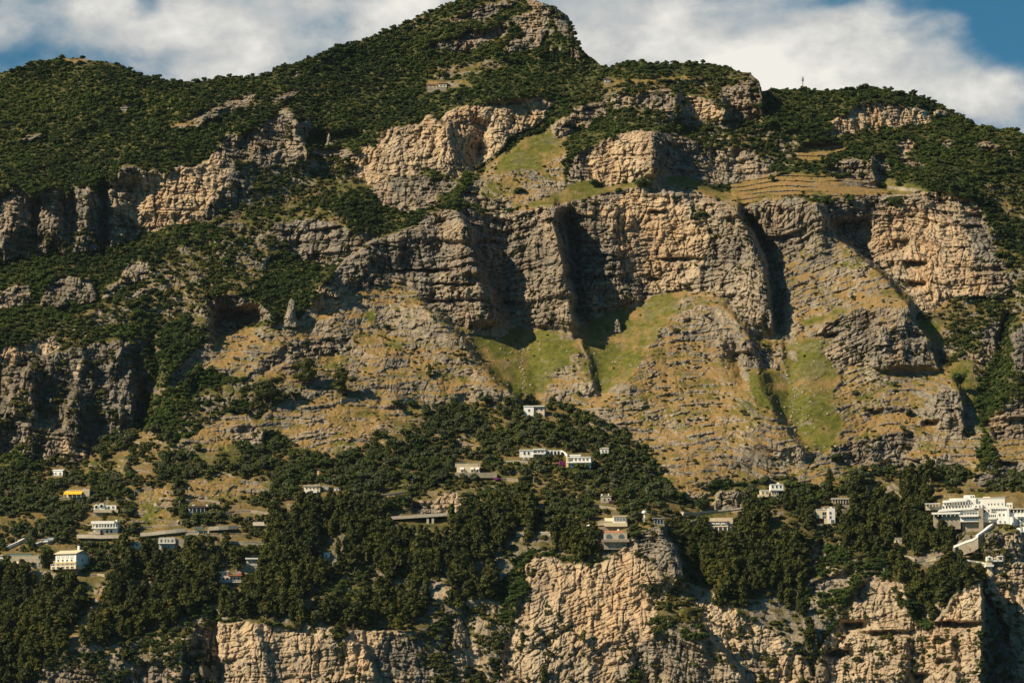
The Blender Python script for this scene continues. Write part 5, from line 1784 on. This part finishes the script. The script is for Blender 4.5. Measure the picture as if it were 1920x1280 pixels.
# ---- the coast road and its viaducts
road_pts = [("144 1006 165 1006 190 1007 222 1006", 3.0, 'coast road wall section left of the white arcade villa, shaded underneath'),
            ("263 1003 285 1001 310 998 330 996 348 994", 3.0, 'long sloping coast road section above the road house'),
            ("391 992 410 990.5 428 989.5 445 989", 2.6, 'coast road section right of the teal gantry'),
            ("474 982.5 488 982.5 503 983", 2.4, 'short end of the coast road vanishing into pines')]


def road_section(pts, hgt, label):
    P = [np.array(ray_xyz(u, v, front(u - 4, u + 4, v + 6, 1.5))) for u, v in pts]
    c = P[len(P) // 2]
    o = empty('road_viaduct', tuple(map(float, c)))
    tag(o, label, 'viaduct', 'coast road sections on walls')
    deck, par, pier = Geo(), Geo(), Geo()
    W_ = np.array([0, 6.5, 0])
    for a, b in zip(P[:-1], P[1:]):
        a, b = a - c, b - c
        U = lambda z: np.array([0, 0, z])
        deck.hexa([a + U(-.5), b + U(-.5), b + W_ + U(-.5), a + W_ + U(-.5), a, b, b + W_, a + W_])
        e, f = np.array([0, -.15, 0]), np.array([0, .2, 0])
        par.hexa([a + e + U(-.6), b + e + U(-.6), b + f + U(-.6), a + f + U(-.6), a + e + U(1.1), b + e + U(1.1), b + f + U(1.1), a + f + U(1.1)])
        d = np.array([0, 2.4, 0])
        pier.hexa([a + d + U(-4.5), b + d + U(-4.5), b + W_ + U(-4.5), a + W_ + U(-4.5), a + d + U(-.5), b + d + U(-.5), b + W_ + U(-.5), a + W_ + U(-.5)])
    deck.build('deck', M_ASPH, o)
    par.build('parapet', M_CONC, o)
    pier.build('retaining_wall', M_WALLP, o)
    for (u0, v0), (u1, v1) in zip(pts[:-1], pts[1:]):
        CLEAR.append((u0 - 2, min(v0, v1) - 7, u1 + 2, max(v0, v1) + 10))
        VIEWS.append((u0, min(v0, v1) - 5, u1, max(v0, v1) + 10))


for pts, hgt, lab in road_pts:
    road_section(P2(pts), hgt, lab)
stair_line('stone_wall', 'stone wall with arches under the coast road below the teal gantry', 'wall', P2("348 997 362 996 378 996 392 997"), 1.2, .6, M_CONC, 1.6, part='coping', drop=4.5, dmat=M_WALLP, group='stone terrace walls')

H = House('road_gantry', 'weathered teal steel gantry standing over the coast road', 'gantry', 366, 986, 383, 997, depth=3, found=0, pull=2.4)
H.box('beam', 366, 988, 383, 991.5, 0, 1.0, M_TEAL)
H.posts(367, 382, 2, 991.5, 999, .2, .4, M_TEAL, 'leg')

H = House('road_bridge', 'thin concrete road bridge with two piers below the pale roadside cliff', 'bridge', 733, 962, 838, 972, found=0, depth=7, clear=14, pull=2.5)
DV = lambda u: 971.5 - (u - 733) / 105.0 * 7.0
Geo().hexa([(H.x(733), 0, H.z(DV(733) + 2)), (H.x(838), 0, H.z(DV(838) + 2)), (H.x(838), 7, H.z(DV(838) + 2)), (H.x(733), 7, H.z(DV(733) + 2)),
            (H.x(733), 0, H.z(DV(733))), (H.x(838), 0, H.z(DV(838))), (H.x(838), 7, H.z(DV(838))), (H.x(733), 7, H.z(DV(733)))]).build('deck', M_CONC, H.o)
Geo().hexa([(H.x(733), .02, H.z(DV(733) - .1)), (H.x(838), .02, H.z(DV(838) - .1)), (H.x(838), .3, H.z(DV(838) - .1)), (H.x(733), .3, H.z(DV(733) - .1)),
            (H.x(733), .02, H.z(DV(733) - 3.8)), (H.x(838), .02, H.z(DV(838) - 3.8)), (H.x(838), .3, H.z(DV(838) - 3.8)), (H.x(733), .3, H.z(DV(733) - 3.8))]).build('parapet', M_CONC, H.o)
for uu in (802, 811.5):
    H.box('pier', uu - 2.2, DV(uu) + 2, uu + 2.2, 984, .5, 5.5, M_CONC)
CLEAR.append((728, 960, 842, 986))
VIEWS += [(733, 962, 838, 1000), (406, 1070, 453, 1106), (153, 1035, 168, 1070), (1328, 968, 1374, 1004), (463, 1045, 482, 1068)]


def parked_car(u, v, label, mat, rz):
    Y_ = front(u - 5, u + 5, v, 1.0)
    p = ray_xyz(u, v, Y_)
    o = empty('parked_car', tuple(map(float, p)), math.radians(rz))
    tag(o, label, 'car', 'cars parked on the road terrace')
    prof = [(-2.1, .3), (2.1, .3), (2.15, .75), (1.35, .9), (.75, 1.42), (-.95, 1.45), (-1.65, .95), (-2.15, .85)]
    Geo().prism(prof, -.85, .85).build('body', mat, o)
    g = Geo().prism([(-1.45, .97), (1.15, .95), (.7, 1.34), (-.9, 1.37)], -.87, -.855)
    g.prism([(-1.45, .97), (1.15, .95), (.7, 1.34), (-.9, 1.37)], .855, .87)
    g.build('side_windows', M_GLASS, o)
    for sx in (-1.3, 1.3):
        for sy in (-.9, .72):
            Geo().tube((sx, sy, .32), (sx, sy + .18, .32), .32, .32, 12).build('wheel', M_TYRE, o)


stair_line('parking_terrace', 'short white wall and stone terrace where cars park above the barrack', 'terrace', P2("63 1019 72 1018.5 80 1016 90 1015 101 1013"), 5.0, .5, M_AWNW, 2.5, part='kerb_wall', drop=5, dmat=M_WALL)
parked_car(86, 1014, 'silver car parked nearest the white wall end', M_CAR, 8)
parked_car(95.5, 1012, 'white car parked behind the silver one', M_CARW, 8)


# ---- poles and the mast
def pole(name, u, v0, v1, label, cat, mat, r0=.16, arms=True, group=None):
    Y_ = front(u - 1, u + 1, v1, .5)
    p = ray_xyz(u, v1, Y_)
    h = (v1 - v0) * Y_ / FOC
    o = empty(name, tuple(map(float, p)))
    tag(o, label, cat, group)
    Geo().tube((0, 0, -1.5), (0, 0, h), r0, r0 * .7, 8).build('shaft', mat, o)
    if arms:
        Geo().box(-.7, -.06, h - .55, .7, .06, h - .4).build('crossarm', mat, o)
    return o


for u, v0, v1, lab, m in (
        (336, 938, 963, 'tallest pale pole, beside the flat dark-roofed house', M_POLE), (324, 905, 917, 'short pole in the trees above the dry terraces', M_POLE),
        (387, 898, 912, 'pole at the upper edge of the pale dry terrace', M_POLE), (466, 966, 984, 'teal pole at the end of the coast road', M_TEAL),
        (409, 929, 943, 'pole beside the tan wall right of the flat-roofed house', M_POLE), (623.5, 896, 909, 'greenish pole just right of the cream slope house', M_TEAL),
        (691.6, 903, 919, 'greenish pole midway along the dark slope', M_TEAL), (773, 896, 911, 'greenish pole above the pale roadside cliff', M_TEAL),
        (41.5, 1003, 1016, 'pale pole at the top of the garden stairway', M_POLE), (29.6, 1006, 1018, 'thin pole left of the garden stairway top', M_POLE),
        (1001, 892, 903, 'pale pole in trees below the white villas', M_POLE), (1101, 907, 923, 'pole left of the small stone house with chimneys', M_POLE),
        (1169.5, 926, 936, 'short pale pole right of the small stone house', M_POLE), (201, 931, 944, 'thin pole behind the two-arched villa', M_METAL),
        (252, 918, 936, 'pole on the ochre terraces right of the two-arched villa', M_POLE)):
    pole('utility_pole', u, v0, v1, lab, 'pole', m, .15, True, 'utility poles')
o = pole('radio_mast', 1505, 147, 165, 'thin radio mast on the right-hand skyline', 'mast', M_METAL, .42, False)
for zz in (4.6, 6.0):
    for a in range(3):
        Geo().box(.5 * math.cos(a * 2.1) - .18, .5 * math.sin(a * 2.1) - .18, zz - .6, .5 * math.cos(a * 2.1) + .18, .5 * math.sin(a * 2.1) + .18, zz + .6).build('antenna', M_METAL, o)


# ---- freestanding rock pinnacles
def pinnacle(u, v, wpx, hpx, label, seed, mat):
    Y_ = front(u - 4, u + 4, v, .2)
    k_ = Y_ / FOC
    p = ray_xyz(u, v, Y_ + wpx * k_ * .3)
    rs = np.random.RandomState(seed)
    n, m_ = 26, 34
    th = np.linspace(0, 2 * math.pi, n, endpoint=False)
    zz = np.linspace(0, 1, m_) ** .9
    T_, Z_ = np.meshgrid(th, zz)
    r_ = (1 - .45 * Z_) * np.sqrt(np.clip(1.02 - Z_ ** 7, 0.0, 1))
    r_ = r_ * (1 + .5 * np.exp(-Z_ * 7)) * (1 + .5 * fbm(np.cos(T_) * 1.3 + seed, np.sin(T_) * 1.3, Z_ * 3.2, 3, seed) + .12 * pnoise(np.cos(T_) * 4, np.sin(T_) * 4, Z_ * 14, seed))
    xx = r_ * np.cos(T_) * wpx * k_ / 2 + .12 * wpx * k_ * pnoise(Z_ * 2.2, Z_ * 0 + seed, 0, 3)
    yy = r_ * np.sin(T_) * wpx * k_ / 2
    V = np.stack([xx, yy, Z_ * hpx * k_ * 1.06 - .06 * hpx * k_], -1).reshape(-1, 3)
    F = [(j * n + i, j * n + (i + 1) % n, (j + 1) * n + (i + 1) % n, (j + 1) * n + i) for j in range(m_ - 1) for i in range(n)]
    F.append(tuple((m_ - 1) * n + i for i in range(n)))
    o = mesh_obj('rock_pinnacle', V, F, [mat])
    o.location = tuple(map(float, p))
    tag(o, label, 'rock pinnacle')


M_PINR = mat_plain('pinnacle_rock', (.13, .11, .085), (.36, .30, .22), .9, .95, 6)
pinnacle(545, 611, 21, 52, 'tall lone rock needle standing against dark woods', 3, M_PINR)
pinnacle(1157, 622, 13, 24, 'small upright rock in the green meadow', 8, M_PINR)
pinnacle(1656, 646, 22, 36, 'pale knob of rock on top of the right-hand crag', 5, M_PINR)
pinnacle(617, 272, 9, 22, 'small rock spire above the cream cliffs, left of them', 11, M_PINR)
pinnacle(866, 652, 10, 22, 'dark stump of rock on the edge of the tan spur', 14, M_PINR)
# ------------------------------------------------------------------ planting
def proto_object(name, me):
    return bpy.data.objects.new(name, me)


def joined_proto(name, kind, seed, leaves, size, mat, trunk=True):
    """unit-height plant for the masses of distant trees"""
    rs = np.random.RandomState(seed)
    V, F = crown([(np.array(c), np.array(r)) for c, r in shape(kind, rs)], leaves, size, rs)
    me = bpy.data.meshes.new(name)
    nf = len(F)
    if trunk:
        tv, tf = trunk_geo(1.0, .035, rs, 2, .02, .5)
        b = len(V)
        V += tv
        F += [tuple(b + i for i in f) for f in tf]
    me.from_pydata([tuple(map(float, v)) for v in V], [], F)
    me.materials.append(mat)
    me.materials.append(M_BARK)
    mi = np.zeros(len(F), np.int32)
    mi[nf:] = 1
    me.polygons.foreach_set('material_index', mi)
    return proto_object(name, me)


def mass(name, label_none, pts, scl, rot, idx, tint, protos):
    """one object that sets plants on points (geometry nodes)"""
    me = bpy.data.meshes.new(name)
    n = len(pts)
    me.vertices.add(n)
    me.vertices.foreach_set('co', np.asarray(pts, np.float32).reshape(-1))
    for nm, typ, arr in (('scl', 'FLOAT_VECTOR', scl), ('rot', 'FLOAT', rot), ('idx', 'INT', idx), ('tint', 'FLOAT', tint)):
        a = me.attributes.new(nm, typ, 'POINT')
        if typ == 'FLOAT_VECTOR':
            a.data.foreach_set('vector', np.asarray(arr, np.float32).reshape(-1))
        else:
            a.data.foreach_set('value', np.asarray(arr, np.int32 if typ == 'INT' else np.float32))
    o = bpy.data.objects.new(name, me)
    COL.objects.link(o)
    o['kind'] = 'stuff'
    c = bpy.data.collections.new(name + '_plants')
    for k, p in enumerate(protos):
        p.name = 'p%02d_' % k + p.name
        c.objects.link(p)
    ng = bpy.data.node_groups.new(name, 'GeometryNodeTree')
    ng.interface.new_socket('Geometry', in_out='INPUT', socket_type='NodeSocketGeometry')
    ng.interface.new_socket('Geometry', in_out='OUTPUT', socket_type='NodeSocketGeometry')
    N, L = ng.nodes, ng.links
    gi, go = N.new('NodeGroupInput'), N.new('NodeGroupOutput')
    iop = N.new('GeometryNodeInstanceOnPoints')
    ci = N.new('GeometryNodeCollectionInfo')
    ci.inputs['Collection'].default_value = c
    ci.inputs['Separate Children'].default_value = True
    ci.inputs['Reset Children'].default_value = True

    def attr(nm, dt):
        a = N.new('GeometryNodeInputNamedAttribute')
        a.data_type = dt
        a.inputs['Name'].default_value = nm
        return a.outputs['Attribute']
    L.new(gi.outputs[0], iop.inputs['Points'])
    L.new(ci.outputs[0], iop.inputs['Instance'])
    iop.inputs['Pick Instance'].default_value = True
    L.new(attr('idx', 'INT'), iop.inputs['Instance Index'])
    cx = N.new('ShaderNodeCombineXYZ')
    L.new(attr('rot', 'FLOAT'), cx.inputs[2])
    e2r = N.new('FunctionNodeEulerToRotation')
    L.new(cx.outputs[0], e2r.inputs[0])
    L.new(e2r.outputs[0], iop.inputs['Rotation'])
    L.new(attr('scl', 'FLOAT_VECTOR'), iop.inputs['Scale'])
    L.new(iop.outputs[0], go.inputs[0])
    md = o.modifiers.new('plants', 'NODES')
    md.node_group = ng
    return o


def tints(r, c, s=30, amp=.5):
    return np.clip(.5 + amp * fbm(X[r, c] / s, Z[r, c] / s, YD[r, c] / s / 2, 3, 171) + rng.uniform(-.2, .2, len(r)), 0, 1)


def P3(r, c, sink=.15):
    return np.stack([X[r, c], YD[r, c], Z[r, c] - sink], -1)


# 1 the far woods of the upper slopes
ra = [scatter(5.2, 3.5, dict(F=.97, Y=.97), 0, 5, .85), scatter(5.2, 3.5, dict(K=.16, B=.55), 26, 15, .8)]
r, c, u, v = (np.concatenate(t) for t in zip(*ra))
h = (1.5 + 2.2 * rng.uniform(size=len(r)) ** 2.2) * (1 + .2 * (YD[r, c] > 2100)) * (1 + .25 * fbm(X[r, c] / 20, Z[r, c] / 20, 0, 2, 181))
wd = h * rng.uniform(1.05, 1.6, len(r))
ti = tints(r, c, 48, .95) * .8 + .6 * (ZI[r, c] == KINDS.index('Y'))
protos = [joined_proto('far_tree', 'broad', 300 + k, 22, .085, M_OAK, False) for k in range(6)]
mass('hillside_forest', None, P3(r, c, .9), np.stack([wd, wd, h], -1), rng.uniform(0, 6.28, len(r)), rng.randint(0, 6, len(r)), np.clip(ti, 0, 1), protos)
print('forest', len(r), YD.min(), np.percentile(YD, [5, 50, 95]), YD[-1].mean())

# 2 scrub
r, c, u, v = scatter(6.6, 5.4, dict(B=1.1, K=.7, G=.34, V=1.0, T=.06, D=.26, M=.03, R=.05, C=.32, P=.3, F=.1), 13, 6, .55)
h = rng.uniform(.8, 2.3, len(r)) * lut(dict(B=1.05, K=1.25, G=.9, V=1.1, D=.62, M=.5, R=.7, C=1.1, P=1.2, F=1.3, T=.7), 1)[ZI[r, c]] * np.clip(YD[r, c] / 1600, 1, 1.5)
wd = h * rng.uniform(.8, 1.3, len(r))
scr = dict(r=r, c=c, u=u, v=v, h=h, w=wd, t=tints(r, c, 18, .6), z=ZI[r, c])

# 3 village trees and 4 the pine woods
r, c, u, v = scatter(9.4, 7.0, dict(V=1.5, B=.05, D=.012, T=.04), 24, 7, .75)
h = rng.uniform(2.4, 5.4, len(r))
vil = dict(r=r, c=c, u=u, v=v, h=h, w=h * rng.uniform(.95, 1.3, len(r)), t=tints(r, c, 25, .5), z=ZI[r, c])
r, c, u, v = scatter(12.0, 9.5, dict(P=1.7, C=.02), 38, 8, .45)
h = rng.uniform(6, 11.5, len(r)) * (1 + .25 * fbm(X[r, c] / 30, Z[r, c] / 30, 0, 2, 191))
pin = dict(r=r, c=c, u=u, v=v, h=h, w=h * rng.uniform(.85, 1.15, len(r)), t=tints(r, c, 22, .5), z=ZI[r, c])
for _d in (vil, pin):
    _k = ~blocks_view(_d['u'], _d['v'], _d['v'] - .93 * _d['h'] * FOC / YD[_d['r'], _d['c']])
    for _n in _d:
        _d[_n] = _d[_n][_k]
print('scrub', len(scr['r']), 'village', len(vil['r']), 'pine', len(pin['r']))

# single trees one can point to
def lone(name, cat, kind, u, v, hpx, wpx, mat, seed, label, tint=.4, leaves=95, bare=False):
    p = at(u, v)
    k_ = p.y / FOC
    h_, w_ = hpx * k_, wpx * k_
    t = empty(name, p)
    t.location.z -= .2
    rs = np.random.RandomState(seed)
    sx = w_ / h_ / {'pine': .62, 'cone': .46, 'umbrella': .98, 'broad': .80, 'shrub': 1.5}[kind]
    B = [(np.array(c) * (h_ * sx, h_ * sx, h_), np.array(r) * (h_ * sx, h_ * sx, h_)) for c, r in shape(kind, rs)]
    V, F = crown(B, 10 if bare else leaves, .34, rs, .3 if bare else .8)
    o = mesh_obj('crown', V, F, [mat], t)
    o['tint'] = tint
    V, F = trunk_geo(h_, .035 * h_, rs, 4, .02, .78 if kind == 'umbrella' else .6)
    mesh_obj('trunk', V, F, [M_BARK], t)
    tag(t, label, cat)


for a in (('pine_tree', 'pine tree', 'pine', 574, 728, 60, 58, M_PINE, 1, 'broad dark pine on the rocky dry ridge, middle one of three'),
          ('pine_tree', 'pine tree', 'pine', 508, 762, 58, 62, M_PINE, 2, 'broad dark pine at the left end of the three on the ridge'),
          ('pine_tree', 'pine tree', 'pine', 640, 744, 56, 54, M_PINE, 3, 'dark ragged pine above the small stone wall on the dry ridge'),
          ('umbrella_pine', 'pine tree', 'umbrella', 864, 690, 28, 22, M_PINE, 4, 'small umbrella pine near the edge of the tan spur'),
          ('umbrella_pine', 'pine tree', 'umbrella', 741, 780, 30, 26, M_PINE, 5, 'umbrella pine standing alone on bare ochre ground'),
          ('bare_tree', 'tree', 'cone', 744, 752, 46, 18, M_BARK, 6, 'grey leafless tree on the dry slope', .3, 10, True),
          ('young_pine', 'pine tree', 'cone', 806, 708, 26, 16, M_PINE, 7, 'scrawny young pine on the upper tan spur'),
          ('round_tree', 'tree', 'broad', 773, 766, 18, 19, M_BROAD, 8, 'round dark tree on the ochre slope right of the umbrella pine'),
          ('round_tree', 'tree', 'broad', 910, 761, 22, 27, M_BROAD, 9, 'wide dark tree at the lower right corner of the tan spur'),
          ('round_tree', 'tree', 'broad', 1798, 728, 34, 28, M_OAK, 10, 'dark round tree leaning beside the right-hand crag'),
          ('round_tree', 'tree', 'broad', 1458, 330, 26, 26, M_OAK, 11, 'dark round tree at the left end of the stepped terraces'),
          ('round_tree', 'tree', 'broad', 1652, 353, 14, 15, M_OAK, 12, 'larger round tree on the small grass hump among terraces', .3),
          ('round_tree', 'tree', 'broad', 1684, 350, 12, 11, M_OAK, 13, 'smaller round tree on the small grass hump, right one', .3),
          ('round_tree', 'tree', 'broad', 1205, 352, 20, 44, M_OAK, 14, 'wide dark thicket on the grass bench under the cream block', .3),
          ('round_tree', 'tree', 'broad', 1160, 366, 14, 15, M_OAK, 15, 'small dark tree at the brink of the main cliff top', .3),
          ('round_tree', 'tree', 'broad', 1116, 352, 18, 20, M_OAK, 16, 'dark bush at the lower left foot of the cream block', .3),
          ('round_tree', 'tree', 'broad', 975, 366, 16, 20, M_OAK, 17, 'dark bush alone on the pale grass left of the green bench', .3),
          ('round_tree', 'tree', 'broad', 1568, 872, 24, 22, M_BROAD, 18, 'dark rounded tree under the pale crag near the rock houses', .3),
          ('cypress', 'tree', 'cone', 1557, 925, 46, 26, M_PINE, 19, 'dark cone-shaped tree above the tower house'),
          ('round_tree', 'tree', 'broad', 1680, 392, 30, 26, M_OAK, 20, 'tallest dark tree on the brink of the orange cliff', .3),
          ('round_tree', 'tree', 'broad', 1552, 392, 30, 24, M_OAK, 21, 'dark tree above the shaded hollow in the cliff', .3),
          ('round_tree', 'tree', 'broad', 1592, 385, 22, 26, M_OAK, 22, 'dark tree right of the hollow on the orange cliff edge', .3)):
    lone(*a)
for u, v, w, h, lab in ((1053, 876, 17, 15, 'purple bougainvillea beside the balconied villa'), (1024, 852, 6, 11, 'narrow purple bougainvillea on the white villa corner'),
                        (934, 902, 15, 8, 'dark magenta bougainvillea over the farmhouse wall'), (214, 1031, 18, 6, 'magenta bougainvillea trailing above the pines by the coast road'),
                        (174, 1040, 13, 7, 'small magenta bougainvillea right of the yellow house'), (1147, 944, 12, 7, 'dark red bougainvillea beside the small stone house')):
    lone('bougainvillea', 'flowering shrub', 'shrub', u, v, h, w, M_FLOWER, int(u), lab, .6, 30)
REGIONS = [  # outline of a wood, what tells it apart
    ("0 1055 190 1060 210 1130 150 1290 -20 1290", 'below the terraced houses at the far left'),
    ("190 1010 500 1010 520 1200 180 1260 150 1200", 'in the dark wood between the tan gully and the small red-roofed house'),
    ("500 930 740 930 780 1210 500 1210", 'in the wood left of the road bridge'),
    ("740 960 1010 960 1000 1290 760 1290", 'in the wood below the road bridge'),
    ("1000 980 1260 980 1260 1290 900 1290", 'on the brink of the big pale sea cliff'),
    ("1260 940 1560 940 1560 1290 1260 1290", 'in the wooded gully right of the cliff-top villa'),
    ("1560 880 1940 880 1940 1060 1560 1060", 'around the big white hotel'),
    ("1500 1040 1940 1040 1940 1290 1500 1290", 'above the dark vertical cleft below the hotel'),
    ("-20 860 120 860 160 1010 0 1060 -20 1060", 'on the slope above the stone barrack'),
    ("100 780 420 780 420 1010 120 1010", 'on the terraces above the coast road'),
    ("420 700 760 700 760 960 420 960", 'on the terraces right of the rocky grass spur'),
    ("760 740 1130 740 1130 970 760 970", 'between the stone farmhouse and the lone white block'),
    ("1100 780 1330 780 1330 1000 1100 1000", 'on the slope behind the cliff-top villa'),
    ("1300 780 1560 780 1560 960 1300 960", 'near the small white house on the rocks'),
    ("-20 -20 1940 -20 1940 1290 -20 1290", 'high on the mountain')]


def region_of(u, v):
    out = np.full(len(u), len(REGIONS) - 1)
    for k in range(len(REGIONS) - 1, -1, -1):
        out[inside(P2(REGIONS[k][0]), u.astype(np.float32), v.astype(np.float32))] = k
    return out


def plant_things(name, cat, words, d, sel, crowns, trunks, plural):
    reg = region_of(d['u'], d['v'])
    for k in sel:
        q = rng.randint(len(crowns))
        p = (float(X[d['r'][k], d['c'][k]]), float(YD[d['r'][k], d['c'][k]]), float(Z[d['r'][k], d['c'][k]]) - .15)
        s = (float(d['w'][k]), float(d['w'][k]), float(d['h'][k]))
        where = REGIONS[reg[k]][1]
        if trunks:
            t = empty(name, p, rng.uniform(0, 6.28))
            t.scale = s
            o = bpy.data.objects.new('crown', crowns[q])
            COL.objects.link(o)
            o.parent = t
            o['tint'] = float(d['t'][k])
            b = bpy.data.objects.new('trunk', trunks[q])
            COL.objects.link(b)
            b.parent = t
        else:
            t = bpy.data.objects.new(name, crowns[q])
            COL.objects.link(t)
            t.location, t.scale, t.rotation_euler = p, s, (0, 0, rng.uniform(0, 6.28))
            t['tint'] = float(d['t'][k])
        tag(t, words + ' ' + where, cat, plural + ' ' + where)


def biggest(d, n, ok):
    px = d['h'] * d['w'] / YD[d['r'], d['c']] ** 2
    o = [k for k in np.argsort(-px) if ok[k]]
    return np.array(o[:n], int)


def rest(d, sel):
    m = np.ones(len(d['r']), bool)
    m[sel] = False
    return m


def unit(kind, seed, leaves, size, mat, nm):
    return crown_mesh(nm, kind, seed, leaves, size, mat, 1.0)


okp = in_frame(pin['u'], pin['v'])
selp = biggest(pin, 300, okp)
pc = [unit('pine' if k < 4 else 'cone', 500 + k, 30, .055, M_PINE, 'pine_crown') for k in range(6)]
pt = [trunk_mesh('pine_trunk', 520 + k, 1.0, .028, 3, .6) for k in range(6)]
plant_things('pine_tree', 'pine tree', 'dark shaggy pine', pin, selp, pc, pt, 'pines')
okv = in_frame(vil['u'], vil['v'])
selv = biggest(vil, 300, okv)
bc = [unit('broad', 540 + k, 34, .065, M_OLIVE if k % 3 == 0 else M_BROAD, 'tree_crown') for k in range(6)]
bt = [trunk_mesh('tree_trunk', 560 + k, 1.0, .04, 3, .5) for k in range(6)]
plant_things('olive_tree', 'olive tree', 'round olive tree', vil, selv, bc, bt, 'olive trees')
oks = in_frame(scr['u'], scr['v']) & np.isin(scr['z'], [KINDS.index(k) for k in 'DMTGRC'])
sels = biggest(scr, 260, oks)
sc = [unit('shrub', 580 + k, 26, .17, M_SHRUB, 'shrub') for k in range(5)]
plant_things('shrub', 'shrub', 'low shrub', scr, sels, sc, None, 'shrubs')

for d, sel, nm, prs, sk_ in (
        (pin, selp, 'pine_woods', [joined_proto('far_pine', 'pine' if k < 4 else 'cone', 600 + k, 20, .065, M_PINE) for k in range(6)], .15),
        (vil, selv, 'terrace_trees_foliage', [joined_proto('far_olive', 'broad', 620 + k, 22, .08, M_OLIVE if k % 3 == 0 else M_BROAD) for k in range(6)], .15),
        (scr, sels, 'undergrowth', [joined_proto('far_shrub', 'shrub', 640 + k, 16, .2, M_SHRUB, False) for k in range(5)], .2)):
    m = rest(d, sel)
    n = int(m.sum())
    mass(nm, None, P3(d['r'][m], d['c'][m], sk_), np.stack([d['w'][m], d['w'][m], d['h'][m]], -1), rng.uniform(0, 6.28, n), rng.randint(0, len(prs), n), d['t'][m], prs)

# loose pale stones on the grass and along the dry stream beds
r, c, u, v = scatter(7.5, 6.0, dict(M=.16, D=.16, T=.08, B=.12), 9, 12, .4)
su, sv = [], []
for pl in ("1452 600 1462 660 1474 700 1490 740 1484 790 1492 830 1500 870", "975 650 980 700 984 740"):
    p = np.asarray(P2(pl))
    t = np.linspace(p[0, 1], p[-1, 1], 90 if p[0, 0] > 1200 else 22)
    su.append(np.interp(t, p[:, 1], p[:, 0]) + rng.normal(0, 2.2, len(t)))
    sv.append(t)
r2, c2, ok2 = rc(np.concatenate(su), np.concatenate(sv))
r, c = np.concatenate([r, r2]), np.concatenate([c, c2])
n = len(r)
s = rng.uniform(.25, .7, n) ** 1.6 * 1.7
iv, if_ = ico()
stones = []
for k in range(4):
    rs = np.random.RandomState(700 + k)
    me = bpy.data.meshes.new('stone')
    me.from_pydata([tuple(map(float, p * (1 + .25 * rs.normal(size=3)))) for p in iv], [], if_)
    me.materials.append(M_STONE)
    stones.append(proto_object('stone', me))
mass('loose_stones', None, P3(r, c, .1), np.stack([s, s, s * .8], -1), rng.uniform(0, 6.28, n), rng.randint(0, 4, n), rng.uniform(size=n), stones)

# ------------------------------------------------------------------ thin summer haze over the whole slope
hz = bpy.data.materials.new('haze')
hz.use_nodes = True
for n_ in list(hz.node_tree.nodes):
    hz.node_tree.nodes.remove(n_)
ho = hz.node_tree.nodes.new('ShaderNodeOutputMaterial')
hv = hz.node_tree.nodes.new('ShaderNodeVolumePrincipled')
hv.inputs['Color'].default_value = (.80, .88, 1.0, 1)
hv.inputs['Density'].default_value = 1.0e-5
hv.inputs['Anisotropy'].default_value = .3
hz.node_tree.links.new(hv.outputs[0], ho.inputs['Volume'])
gz = Geo().box(-2600, -60, -8, 2600, 5200, float(Z.max()) + 30)
tag(mesh_obj('haze', gz.V, gz.F, [hz]), kind='stuff')
